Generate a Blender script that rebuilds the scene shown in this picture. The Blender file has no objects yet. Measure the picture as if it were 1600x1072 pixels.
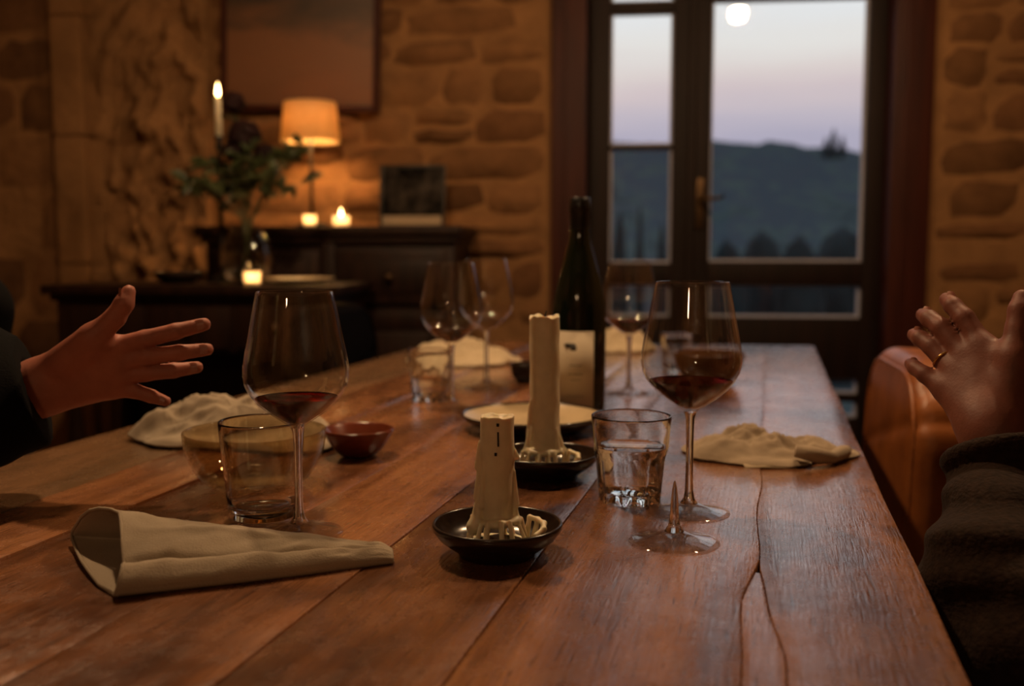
import bpy, bmesh, math, random
import numpy as np
from mathutils import Vector, Matrix, noise as mnoise

random.seed(7)
rng = np.random.default_rng(7)
SC = bpy.context.scene
COL = SC.collection
R = math.radians

# ------------------------------------------------------------------ camera
F = 1555.56
PITCH = R(5.36)
TZ = 0.75                      # table top height
CZ = TZ + 0.267                # eye height
cam = bpy.data.cameras.new('camera')
camo = bpy.data.objects.new('camera', cam)
COL.objects.link(camo)
camo.location = (0, 0, CZ)
camo.rotation_euler = (math.pi / 2 - PITCH, 0, 0)
cam.sensor_width = 36
cam.lens = 35
cam.clip_start = 0.02
cam.clip_end = 2000
cam.dof.use_dof = True
cam.dof.focus_distance = 0.93
cam.dof.aperture_fstop = 3.6
SC.camera = camo
SC.view_settings.view_transform = 'Standard'
SC.view_settings.look = 'None'
SC.view_settings.gamma = 1
SC.view_settings.exposure = 0.0
SC.view_settings.use_curve_mapping = False
SC.cycles.use_denoising = True
SC.cycles.max_bounces = 16
SC.cycles.transmission_bounces = 14
SC.cycles.transparent_max_bounces = 24
SC.cycles.sample_clamp_indirect = 4.0
SC.cycles.blur_glossy = 0.6

# ------------------------------------------------------------------ sky at dusk
def make_world():
    w = bpy.data.worlds.new('dusk_sky')
    SC.world = w
    w.use_nodes = True
    nt = w.node_tree
    nt.nodes.clear()
    out = nt.nodes.new('ShaderNodeOutputWorld')
    bg = nt.nodes.new('ShaderNodeBackground')
    tc = nt.nodes.new('ShaderNodeTexCoord')
    sp = nt.nodes.new('ShaderNodeSeparateXYZ')
    nz = nt.nodes.new('ShaderNodeTexNoise')
    mp = nt.nodes.new('ShaderNodeMapping')
    mp.inputs['Scale'].default_value = (2.2, 2.2, 16)
    nz.inputs['Scale'].default_value = 1.5
    nz.inputs['Detail'].default_value = 3
    mul = nt.nodes.new('ShaderNodeMath'); mul.operation = 'MULTIPLY_ADD'
    mul.inputs[1].default_value = 0.05
    sub = nt.nodes.new('ShaderNodeMath'); sub.operation = 'SUBTRACT'
    sub.inputs[1].default_value = 0.025
    rp = nt.nodes.new('ShaderNodeValToRGB')
    L = nt.links.new
    L(tc.outputs['Generated'], mp.inputs['Vector']); L(mp.outputs[0], nz.inputs['Vector'])
    L(tc.outputs['Generated'], sp.inputs[0])
    L(nz.outputs['Fac'], mul.inputs[0]); L(sp.outputs['Z'], mul.inputs[2])
    L(mul.outputs[0], sub.inputs[0]); L(sub.outputs[0], rp.inputs['Fac'])
    e = rp.color_ramp.elements
    e[0].position = 0.0; e[0].color = (0.30, 0.30, 0.42, 1)
    e[1].position = 1.0; e[1].color = (0.22, 0.30, 0.44, 1)
    for p, c in ((0.10, (0.47, 0.44, 0.56)), (0.125, (0.58, 0.52, 0.60)), (0.150, (0.71, 0.60, 0.62)), (0.17, (0.79, 0.70, 0.68)),
                 (0.195, (0.86, 0.83, 0.80)), (0.23, (0.86, 0.88, 0.90)), (0.30, (0.78, 0.84, 0.90)), (0.5, (0.46, 0.56, 0.70))):
        el = e.new(p); el.color = (*c, 1)
    L(rp.outputs[0], bg.inputs['Color'])
    bg.inputs['Strength'].default_value = 1.0
    L(bg.outputs[0], out.inputs[0])
make_world()

CANDLE_W = 0.9      # a candle flame
WARM = (1.0, 0.63, 0.335)
LAMPCOL = (1.0, 0.52, 0.18)
FLAME = (1.0, 0.50, 0.16)

def point_light(name, loc, watts, radius=0.02, color=WARM, parent=None):
    l = bpy.data.lights.new(name, 'POINT')
    l.energy = watts; l.color = color; l.shadow_soft_size = radius
    o = bpy.data.objects.new(name, l)
    COL.objects.link(o)
    o.location = loc
    if parent: o.parent = parent
    return o

# ------------------------------------------------------------------ picture to place
def ray(px, py):
    x = (px - 800) / F; y = -(py - 536) / F
    return np.array([x, math.cos(PITCH) + math.sin(PITCH) * y, -math.sin(PITCH) + math.cos(PITCH) * y])
def onz(px, py, z=TZ):
    r = ray(px, py); t = (z - CZ) / r[2]
    return Vector((r[0] * t, r[1] * t, z))
def at(px, py, Y):
    r = ray(px, py); t = Y / r[1]
    return Vector((r[0] * t, Y, CZ + r[2] * t))

WALL_ROT = R(-6.0)
WALL_O = Vector((0.399, 3.797, 0))
wa = np.array([math.cos(R(6)), -math.sin(R(6)), 0]); wp = np.array([math.sin(R(6)), math.cos(R(6)), 0])
def wl(px, py, off=0.0):
    """where a sight line meets the plane 'off' metres in front of the back wall, in the wall's own axes (x along it, z up)"""
    r = ray(px, py)
    t = (3.818 - off) / float(r @ wp)
    p = r * t
    return float(p @ wa), CZ + float(p[2])
def wz(px, py, off):
    return wl(px, py, off)[1]
def wx(px, off, py=350):
    return wl(px, py, off)[0]

TAB_ROT = R(-14.4)
ta = R(14.4)
def uv2w(u, v, z=0.0):
    return Vector((u * math.cos(ta) + v * math.sin(ta), -u * math.sin(ta) + v * math.cos(ta), z))

# ------------------------------------------------------------------ materials
class NT:
    def __init__(s, name):
        s.m = bpy.data.materials.new(name); s.m.use_nodes = True
        s.t = s.m.node_tree; s.t.nodes.clear()
        s.out = s.t.nodes.new('ShaderNodeOutputMaterial')
    def n(s, typ, ins=None, **props):
        nd = s.t.nodes.new('ShaderNode' + typ)
        for k, v in props.items(): setattr(nd, k, v)
        for k, v in (ins or {}).items(): s.put(nd.inputs[k], v)
        return nd
    def put(s, sock, v):
        if hasattr(v, 'is_output'): s.t.links.new(v, sock)
        elif isinstance(v, bpy.types.Node): s.t.links.new(v.outputs[0], sock)
        else:
            if isinstance(v, tuple) and len(v) == 3 and sock.type == 'RGBA': v = (*v, 1)
            sock.default_value = v
    def surf(s, nd):
        s.t.links.new(nd.outputs[0], s.out.inputs['Surface']); return s.m
    def ramp(s, fac, stops, interp='LINEAR'):
        r = s.n('ValToRGB', {'Fac': fac}); cr = r.color_ramp; cr.interpolation = interp
        cr.elements[0].position = stops[0][0]; cr.elements[0].color = (*stops[0][1], 1)
        cr.elements[1].position = stops[-1][0]; cr.elements[1].color = (*stops[-1][1], 1)
        for p, c in stops[1:-1]:
            e = cr.elements.new(p); e.color = (*c, 1)
        return r
    def coords(s, scale=(1, 1, 1), rot=(0, 0, 0), rnd=0.0, kind='Object'):
        tc = s.n('TexCoord')
        v = tc.outputs[kind]
        if rnd:
            oi = s.n('ObjectInfo')
            cm = s.n('VectorMath', {0: oi.outputs['Random'], 1: (rnd, rnd * 1.7, rnd * .6)}, operation='MULTIPLY')
            v = s.n('VectorMath', {0: v, 1: cm}, operation='ADD').outputs[0]
        return s.n('Mapping', {'Vector': v, 'Scale': scale, 'Rotation': rot}).outputs[0]
    def noise(s, vec, scale=5, detail=4, rough=.55, dist=0.0):
        return s.n('TexNoise', {'Vector': vec, 'Scale': scale, 'Detail': detail, 'Roughness': rough, 'Distortion': dist}).outputs['Fac']
    def mix(s, a, b, fac, mode='MIX'):
        m = s.n('Mix', data_type='RGBA', blend_type=mode)
        s.put(m.inputs[0], fac); s.put(m.inputs[6], a); s.put(m.inputs[7], b)
        return m.outputs[2]
    def bump(s, h, strength=.3, dist=.01, normal=None):
        d = {'Height': h, 'Strength': strength, 'Distance': dist}
        if normal is not None: d['Normal'] = normal
        return s.n('Bump', d).outputs[0]
    def pbr(s, **k):
        b = s.n('BsdfPrincipled')
        for kk, v in k.items(): s.put(b.inputs[kk.replace('_', ' ')], v)
        return b

def mat_plain(name, col, rough=.5, metal=0.0, var=.25, scale=12, bump=.0, spec=.5, bscale=60):
    t = NT(name)
    c = t.coords(rnd=7)
    n = t.noise(c, scale, 4)
    lo = tuple(x * (1 - var) for x in col); hi = tuple(min(1, x * (1 + var)) for x in col)
    k = dict(Base_Color=t.ramp(n, [(.3, lo), (.7, hi)]).outputs[0], Roughness=rough, Metallic=metal)
    b = t.pbr(**k); b.inputs['Specular IOR Level'].default_value = spec
    if bump: t.put(b.inputs['Normal'], t.bump(t.noise(c, bscale, 3), bump, .004))
    return t.surf(b)

def mat_table(name='old_oiled_table_wood', pale=0.0):
    t = NT(name)
    g = t.coords(scale=(26, 1.3, 1), rnd=31)
    fine = t.coords(scale=(420, 24, 1), rnd=31)
    big = t.coords(scale=(3.2, 1.6, 1), rnd=17)
    grain = t.noise(g, 1.0, 6, .62, .35)
    fin = t.noise(fine, 1.0, 4, .6, .5)
    blot = t.noise(big, 1.5, 5, .6, .6)
    base = t.ramp(grain, [(.25, (.115, .042, .016)), (.45, (.235, .096, .039)), (.6, (.32, .139, .060)), (.8, (.40, .186, .086))])
    st = t.ramp(blot, [(.38, (.20, .165, .15)), (.47, (.62, .58, .56)), (.54, (1.0, .99, .98)), (.64, (1.22, 1.26, 1.24))])
    c = t.mix(base.outputs[0], st.outputs[0], .85, 'MULTIPLY')
    fr = t.ramp(fin, [(.30, (.30, .26, .24)), (.44, (.95, .95, .95)), (.62, (1, 1, 1)), (.72, (1.25, 1.22, 1.2))])
    c = t.mix(c, fr.outputs[0], .8, 'MULTIPLY')
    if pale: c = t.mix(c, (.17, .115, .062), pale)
    mot = t.noise(t.coords(scale=(9, 6, 1), rnd=5), 4, 5, .7)
    rg = t.n('MapRange', {'Value': mot, 'From Min': .3, 'From Max': .7, 'To Min': .17, 'To Max': .34})
    h1 = t.bump(fin, .45, .0030)
    h2 = t.bump(grain, .22, .005, h1)
    h3 = t.bump(t.noise(t.coords(scale=(8, 5, 1), rnd=9), 2.2, 3, .5), .30, .012, h2)
    oi = t.n('ObjectInfo')
    tint = t.ramp(oi.outputs['Random'], [(0, (.70, .68, .66)), (.5, (.95, .93, .92)), (1, (1.12, 1.10, 1.08))])
    c = t.mix(c, tint.outputs[0], 1.0, 'MULTIPLY')
    b = t.pbr(Base_Color=c, Roughness=rg.outputs[0], Normal=h3)
    b.inputs['Specular IOR Level'].default_value = .6
    b.inputs['Coat Weight'].default_value = .55
    b.inputs['Coat Roughness'].default_value = .13
    t.put(b.inputs['Coat Normal'], t.bump(fin, .16, .0014, t.bump(t.noise(t.coords(scale=(8, 5, 1), rnd=9), 2.2, 3, .5), .14, .006)))
    return t.surf(b)

def mat_wood(name, dark, mid, rough=.45, spec=.5):
    t = NT(name)
    g = t.noise(t.coords(scale=(14, 14, 1.2), rnd=11), 2.0, 5, .6, .4)
    c = t.ramp(g, [(.3, dark), (.7, mid)])
    b = t.pbr(Base_Color=c.outputs[0], Roughness=rough, Normal=t.bump(g, .15, .004))
    b.inputs['Specular IOR Level'].default_value = spec
    return t.surf(b)

def mat_stone():
    t = NT('honey_sandstone')
    oi = t.n('ObjectInfo')
    tint = t.ramp(oi.outputs['Random'], [(0, (.100, .048, .020)), (.3, (.170, .084, .035)), (.6, (.225, .114, .048)), (1, (.135, .063, .027))])
    n = t.noise(t.coords(rnd=9), 9, 6, .65)
    m = t.ramp(n, [(.3, (.55, .52, .5)), (.7, (1.15, 1.12, 1.08))])
    c = t.mix(tint.outputs[0], m.outputs[0], .8, 'MULTIPLY')
    b = t.pbr(Base_Color=c, Roughness=.9, Normal=t.bump(t.noise(t.coords(rnd=9), 22, 5, .7), .7, .02))
    b.inputs['Specular IOR Level'].default_value = .15
    return t.surf(b)

def mat_mortar(name, col, sc=7, bs=.6):
    t = NT(name)
    n = t.noise(t.coords(), sc, 6, .6)
    c = t.ramp(n, [(.3, tuple(x * .72 for x in col)), (.7, tuple(x * 1.15 for x in col))])
    b = t.pbr(Base_Color=c.outputs[0], Roughness=.92, Normal=t.bump(t.noise(t.coords(), 16, 6, .65), bs, .02))
    b.inputs['Specular IOR Level'].default_value = .12
    return t.surf(b)

def mat_cloth(name, col, var=.12, weave=900, rough=.9, bump=.35, sheen=.1, big=14):
    t = NT(name)
    c0 = t.coords()
    n = t.noise(c0, big, 3)
    c = t.ramp(n, [(.3, tuple(x * (1 - var) for x in col)), (.7, tuple(x * (1 + var) for x in col))])
    w1 = t.noise(t.coords(scale=(1, .35, 1)), weave, 2, .5)
    w2 = t.noise(t.coords(scale=(.35, 1, 1)), weave, 2, .5)
    s = t.n('Math', {0: w1, 1: w2}, operation='ADD')
    b = t.pbr(Base_Color=c.outputs[0], Roughness=rough, Normal=t.bump(s.outputs[0], bump, .0012))
    b.inputs['Sheen Weight'].default_value = sheen
    b.inputs['Specular IOR Level'].default_value = .1
    return t.surf(b)

def mat_thin_glass(name, tint=(.97, .97, .96), boost=1.0, solid=0.0):
    t = NT(name)
    ge = t.n('NewGeometry')
    io = t.n('MapRange', {'Value': ge.outputs['Backfacing'], 'From Min': 0.0, 'From Max': 1.0, 'To Min': 1.5, 'To Max': 1 / 1.5})
    fr = t.n('Fresnel', {'IOR': io.outputs[0]})
    f2 = t.n('Math', {0: fr, 1: boost}, operation='MULTIPLY', use_clamp=True)
    tr = t.n('BsdfTransparent', {'Color': tint})
    gl = t.n('BsdfGlossy', {'Color': (1, 1, 1), 'Roughness': .015})
    mx = t.n('MixShader', {0: f2, 1: tr, 2: gl})
    if solid <= 0: return t.surf(mx)
    gs = t.n('BsdfGlass', {'Color': (1, 1, 1), 'IOR': 1.5, 'Roughness': 0.0})
    return t.surf(t.n('MixShader', {0: solid, 1: mx, 2: gs}))

def mat_glass(name, col=(1, 1, 1), ior=1.5, rough=0.0):
    t = NT(name)
    return t.surf(t.n('BsdfGlass', {'Color': col, 'IOR': ior, 'Roughness': rough}))

def mat_emit(name, col, strength):
    t = NT(name)
    return t.surf(t.n('Emission', {'Color': col, 'Strength': strength}))

def mat_shade():
    t = NT('lamp_shade_fabric')
    n = t.noise(t.coords(), 40, 3)
    c = t.ramp(n, [(.3, (.74, .53, .27)), (.7, (.84, .62, .34))])
    d = t.n('BsdfDiffuse', {'Color': c})
    tr = t.n('BsdfTranslucent', {'Color': c})
    return t.surf(t.n('MixShader', {0: .52, 1: d, 2: tr}))

def mat_wax():
    t = NT('tallow_wax')
    n = t.noise(t.coords(), 60, 4)
    c = t.ramp(n, [(.3, (.66, .57, .38)), (.7, (.78, .69, .48))])
    b = t.pbr(Base_Color=c.outputs[0], Roughness=.42, Normal=t.bump(t.noise(t.coords(), 180, 3), .2, .001))
    b.inputs['Subsurface Weight'].default_value = .35
    b.inputs['Subsurface Radius'].default_value = (1, .6, .3)
    b.inputs['Subsurface Scale'].default_value = .006
    return t.surf(b)

def mat_skin(name, col):
    t = NT(name)
    n = t.noise(t.coords(), 38, 4)
    c = t.ramp(n, [(.3, tuple(x * .85 for x in col)), (.7, tuple(min(1, x * 1.12) for x in col))])
    fine = t.noise(t.coords(), 420, 3)
    wr = t.noise(t.coords(), 90, 3)
    b = t.pbr(Base_Color=c.outputs[0], Roughness=.55, Specular_IOR_Level=.35, Normal=t.bump(fine, .25, .0008, t.bump(wr, .22, .002)))
    b.inputs['Subsurface Weight'].default_value = .15
    b.inputs['Subsurface Radius'].default_value = (1, .35, .18)
    b.inputs['Subsurface Scale'].default_value = .006
    return t.surf(b)

def mat_leather():
    t = NT('cognac_leather')
    n = t.noise(t.coords(), 9, 4)
    c = t.ramp(n, [(.3, (.15, .042, .008)), (.7, (.31, .097, .020))])
    v = t.n('TexVoronoi', {'Vector': t.coords(), 'Scale': 220})
    b = t.pbr(Base_Color=c.outputs[0], Roughness=.42, Normal=t.bump(v.outputs['Distance'], .2, .001, t.bump(t.noise(t.coords(), 12, 3), .3, .01)))
    return t.surf(b)

def mat_canvas():
    t = NT('painted_cloud_canvas')
    c0 = t.coords(scale=(1.2, 1, 4))
    n = t.noise(c0, 2.6, 6, .6, .8)
    sp = t.n('SeparateXYZ', {0: t.coords()})
    zz = t.n('MapRange', {'Value': sp.outputs['Z'], 'From Min': 0, 'From Max': .75, 'To Min': 0, 'To Max': 1})
    a = t.n('Math', {0: n, 1: .55}, operation='MULTIPLY')
    s = t.n('Math', {0: a, 1: zz}, operation='ADD')
    c = t.ramp(s, [(.18, (.12, .050, .021)), (.4, (.165, .070, .030)), (.62, (.175, .075, .032)), (.74, (.085, .043, .022)), (.86, (.045, .030, .019)), (1.0, (.06, .044, .028))])
    return t.surf(t.pbr(Base_Color=c.outputs[0], Roughness=.6))

def mat_photo():
    t = NT('old_group_photograph_print')
    v = t.noise(t.coords(scale=(1, 1, .8)), 22, 3, .6)
    w = t.noise(t.coords(scale=(1, 1, 1)), 7, 2)
    s = t.n('Math', {0: v, 1: w}, operation='MULTIPLY')
    c = t.ramp(s, [(.18, (.003, .0025, .002)), (.30, (.030, .024, .020)), (.40, (.06, .05, .04))])
    return t.surf(t.pbr(Base_Color=c.outputs[0], Roughness=.75, Specular_IOR_Level=.04))

def mat_hill():
    t = NT('wooded_hillside')
    n = t.noise(t.coords(scale=(1, .35, 1)), .09, 6, .65)
    n2 = t.noise(t.coords(scale=(1, .6, 1)), .5, 4, .6)
    s = t.n('Math', {0: n, 1: n2}, operation='ADD')
    c = t.ramp(s, [(.75, (.044, .053, .060)), (1.0, (.074, .087, .094)), (1.25, (.100, .126, .108))])  # distance haze is put into these bluish base colours
    return t.surf(t.pbr(Base_Color=c.outputs[0], Roughness=1.0, Specular_IOR_Level=0.0))

M = {}
M['table'] = mat_table()
M['table_sheen'] = mat_table('painted_sheen_table_wood', .55)  # sheen along the left edge plank, painted in as a paler wood colour
M['dark_wood'] = mat_wood('dark_walnut_wood', (.006, .0022, .0011), (.021, .0076, .0035), .45, .25)
M['red_wood'] = mat_wood('reddish_stained_wood', (.022, .0042, .002), (.048, .0095, .004), .55, .2)
M['brown_wood'] = mat_wood('brown_door_wood', (.005, .002, .0012), (.014, .005, .003), .6, .2)
M['stone'] = mat_stone()
M['mortar'] = mat_mortar('lime_mortar', (.245, .125, .052), 7, 1.0)
M['plaster'] = mat_mortar('rough_lime_render', (.24, .123, .051), 5, .9)
M['ceil'] = mat_mortar('ceiling_plaster', (.45, .36, .26), 3, .2)
M['floor'] = mat_plain('dark_terracotta_floor', (.07, .03, .018), .35, var=.3, scale=3, bump=.1)
M['linen'] = mat_cloth('oatmeal_linen', (.36, .295, .215))
M['linen_pale'] = mat_cloth('pale_linen', (.52, .42, .28))
M['linen_brown'] = mat_cloth('dusty_brown_linen', (.34, .265, .185))
M['black_cloth'] = mat_cloth('black_jacket_cloth', (.0022, .0020, .0020), .2, 500, sheen=0.0)
M['wool'] = mat_cloth('dark_brown_wool', (.020, .0105, .0065), .4, 300, bump=1.0, sheen=.02, big=160)
M['trousers'] = mat_cloth('dark_trouser_cloth', (.012, .012, .016), .2, 400)
M['wax'] = mat_wax()
M['black_glaze'] = mat_plain('black_brown_glazed_clay', (.018, .011, .008), .22, var=.5, scale=9)
M['red_clay'] = mat_plain('red_glazed_clay', (.13, .028, .012), .25, var=.3)
M['brown_clay'] = mat_plain('brown_glazed_clay', (.085, .036, .015), .2, var=.4)
M['cream_clay'] = mat_plain('cream_stoneware', (.48, .37, .22), .3, var=.15)
M['thin'] = mat_thin_glass('blown_glass', boost=1.0)
M['foot'] = mat_thin_glass('blown_glass_foot', boost=.9, solid=.25)
M['pane'] = mat_thin_glass('window_glass', (.98, .985, .985))
M['solid'] = mat_glass('solid_clear_glass', (.985, .985, .975))
M['amber'] = mat_thin_glass('amber_tinted_glass', (.80, .73, .60), 1.2)
M['water'] = mat_glass('water', (1, 1, 1), 1.33)
M['wine'] = mat_glass('red_wine', (.27, .006, .018), 1.34)
M['bottle'] = mat_plain('very_dark_green_bottle_glass', (.006, .009, .004), .06, var=.1)
M['foil'] = mat_plain('black_foil_capsule', (.008, .008, .008), .3)
M['paper'] = mat_plain('cream_label_paper', (.56, .47, .33), .7, var=.05)
M['ink'] = mat_plain('dark_label_ink', (.03, .026, .02), .6)
M['leather'] = mat_leather()
M['black_leather'] = mat_plain('black_leather', (.002, .0013, .001), .7, bump=.2, spec=.04)
M['skin_warm'] = mat_skin('warm_skin', (.37, .130, .084))
M['skin_rose'] = mat_skin('rosy_skin', (.19, .064, .041))
M['nail'] = mat_plain('fingernail', (.36, .145, .10), .35, var=.05)
M['gold'] = mat_plain('gold', (.9, .6, .22), .18, 1.0, .05)
M['brass'] = mat_plain('dull_brass', (.07, .042, .022), .42, 1.0, .2)
M['iron'] = mat_plain('blackened_iron', (.02, .018, .016), .45, .8, .2)
M['leaf'] = mat_plain('dark_green_leaf', (.040, .050, .016), .45, var=.5, scale=20)
M['stem'] = mat_plain('green_stem', (.04, .05, .02), .5)
M['rose'] = mat_plain('dark_red_petals', (.012, .003, .003), .7, var=.4, spec=.2)
M['hair'] = mat_plain('dark_brown_hair', (.02, .012, .008), .5, bump=.3)
M['eye'] = mat_plain('eye_white', (.7, .66, .6), .2, var=.03)
M['shade'] = mat_shade()
M['flame'] = mat_emit('candle_flame', (1.0, .60, .22), 26)
M['bulb'] = mat_emit('lit_bulb', WARM, 780)
M['globe'] = mat_emit('lit_globe', WARM, 62)
M['bulb_dim'] = mat_emit('lit_bulb_dimmer', WARM, 760)
M['lampbulb'] = mat_emit('lit_lamp_bulb', LAMPCOL, 430)
def mat_frost():
    t = NT('frosted_glass')
    d = t.n('BsdfDiffuse', {'Color': (.75, .70, .62)}); tr = t.n('BsdfTranslucent', {'Color': (.95, .88, .76)}); tp = t.n('BsdfTransparent', {'Color': (1, .97, .92)})
    return t.surf(t.n('MixShader', {0: .35, 1: t.n('MixShader', {0: .75, 1: d, 2: tr}), 2: tp}))
M['frost'] = mat_frost()
M['wick'] = mat_plain('burnt_wick', (.012, .008, .006), .9)
M['canvas'] = mat_canvas()
M['photo'] = mat_photo()
M['mat'] = mat_plain('aged_card', (.30, .22, .14), .8, var=.1)
M['hill'] = mat_hill()
M['cypress'] = mat_plain('cypress_foliage', (.012, .020, .020), 1.0, var=.4, scale=2)
M['bark'] = mat_plain('tree_bark', (.03, .022, .016), 1.0)
M['skylit_bead'] = mat_plain('painted_skylit_bead', (.42, .40, .44), .6, var=.05)  # sky-lit glow of the pane edges, painted into a pale bead colour

# ------------------------------------------------------------------ mesh helpers
def link(name, me, m, parent=None, smooth=True, loc=None, rotz=None):
    o = bpy.data.objects.new(name, me)
    COL.objects.link(o)
    if m is not None and not me.materials: me.materials.append(m)
    if smooth:
        me.polygons.foreach_set('use_smooth', [True] * len(me.polygons))
    if parent is not None: o.parent = parent
    if loc is not None: o.location = loc
    if rotz is not None: o.rotation_euler = (0, 0, rotz)
    return o

def from_bm(name, bm, m, parent=None, smooth=True, **k):
    me = bpy.data.meshes.new(name)
    bmesh.ops.recalc_face_normals(bm, faces=bm.faces)
    bm.to_mesh(me); bm.free()
    return link(name, me, m, parent, smooth, **k)

def from_np(name, v, quads, m, parent=None, smooth=True, **k):
    me = bpy.data.meshes.new(name)
    me.vertices.add(len(v)); me.vertices.foreach_set('co', np.asarray(v, np.float32).ravel())
    nq = len(quads)
    me.loops.add(nq * 4); me.loops.foreach_set('vertex_index', np.asarray(quads, np.int32).ravel())
    me.polygons.add(nq)
    me.polygons.foreach_set('loop_start', np.arange(0, nq * 4, 4, dtype=np.int32))
    me.polygons.foreach_set('loop_total', np.full(nq, 4, np.int32))
    me.update(calc_edges=True); me.validate()
    return link(name, me, m, parent, smooth, **k)

def sharp(o, ang=35):
    me = o.data
    try: me.set_sharp_from_angle(angle=R(ang))
    except Exception: pass
    return o

def bm_box(bm, x0, x1, y0, y1, z0, z1, bev=0.0, seg=2):
    r = bmesh.ops.create_cube(bm, size=1.0)
    vs = r['verts']
    for v in vs:
        v.co = Vector((x0 + (v.co.x + .5) * (x1 - x0), y0 + (v.co.y + .5) * (y1 - y0), z0 + (v.co.z + .5) * (z1 - z0)))
    if bev > 0:
        es = list({e for v in vs for e in v.link_edges})
        bmesh.ops.bevel(bm, geom=es, offset=bev, segments=seg, affect='EDGES', profile=.6)
def box(name, x0, x1, y0, y1, z0, z1, m, parent=None, bev=.004, seg=2, **k):
    bm = bmesh.new(); bm_box(bm, min(x0, x1), max(x0, x1), min(y0, y1), max(y0, y1), min(z0, z1), max(z0, z1), bev, seg)
    return sharp(from_bm(name, bm, m, parent, **k))

def lathe_bm(bm, prof, seg=48, c=(0, 0, 0), close=False, squash=1.0, wob=None):
    rings = []
    for r, z in prof:
        if r < 1e-6:
            rings.append([bm.verts.new((c[0], c[1], c[2] + z))])
        else:
            ring = []
            for i in range(seg):
                a = 2 * math.pi * i / seg
                rr = r * (wob(a, r, z) if wob else 1)
                ring.append(bm.verts.new((c[0] + rr * math.cos(a), c[1] + rr * math.sin(a) * squash, c[2] + z)))
            rings.append(ring)
    n = len(rings)
    for k in range(n if close else n - 1):
        A, B = rings[k], rings[(k + 1) % n]
        for i in range(seg):
            j = (i + 1) % seg
            if len(A) == 1 and len(B) == 1: break
            if len(A) == 1: bm.faces.new((A[0], B[i], B[j]))
            elif len(B) == 1: bm.faces.new((A[i], A[j], B[0]))
            else: bm.faces.new((A[i], A[j], B[j], B[i]))
def lathe(name, prof, m, parent=None, seg=48, smooth=True, ang=None, **k):
    kk = {q: k.pop(q) for q in ('c', 'close', 'squash', 'wob') if q in k}
    bm = bmesh.new(); lathe_bm(bm, prof, seg, **kk)
    o = from_bm(name, bm, m, parent, smooth, **k)
    return sharp(o, ang) if ang else o

def tube_bm(bm, pts, rad, seg=8, cap=True):
    pts = [Vector(p) for p in pts]; n = len(pts)
    rs = rad if isinstance(rad, (list, tuple)) else [rad] * n
    up = Vector((0, 0, 1)); rings = []
    d0 = (pts[1] - pts[0]).normalized()
    x = d0.orthogonal().normalized()
    for i in range(n):
        d = (pts[min(i + 1, n - 1)] - pts[max(i - 1, 0)]).normalized()
        x = (x - d * x.dot(d)).normalized(); y = d.cross(x)
        rings.append([bm.verts.new(pts[i] + (x * math.cos(2 * math.pi * k / seg) + y * math.sin(2 * math.pi * k / seg)) * rs[i]) for k in range(seg)])
    for i in range(n - 1):
        for k in range(seg):
            j = (k + 1) % seg
            bm.faces.new((rings[i][k], rings[i][j], rings[i + 1][j], rings[i + 1][k]))
    if cap:
        bm.faces.new(list(reversed(rings[0]))); bm.faces.new(rings[-1])
def tube(name, pts, rad, m, parent=None, seg=8, **k):
    bm = bmesh.new(); tube_bm(bm, pts, rad, seg)
    return from_bm(name, bm, m, parent, **k)

def thing(name, label, cat, loc=(0, 0, 0), rotz=0.0, group=None):
    o = bpy.data.objects.new(name, None); COL.objects.link(o)
    o.empty_display_size = .1
    o.location = loc; o.rotation_euler = (0, 0, rotz)
    o['label'] = label; o['category'] = cat
    if group: o['group'] = group
    return o
def tag(o, label, cat, group=None):
    o['label'] = label; o['category'] = cat
    if group: o['group'] = group
    return o
def struct(o):
    o['kind'] = 'structure'; return o
def dup(root, loc, rotz, label, group=None):
    r = root.copy(); COL.objects.link(r); r.location = loc; r.rotation_euler = (0, 0, rotz); r['label'] = label
    if group: r['group'] = group
    for ch in list(root.children):
        c = ch.copy(); COL.objects.link(c); c.parent = r
        for g in list(ch.children):
            d = g.copy(); COL.objects.link(d); d.parent = c
    return r

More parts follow.
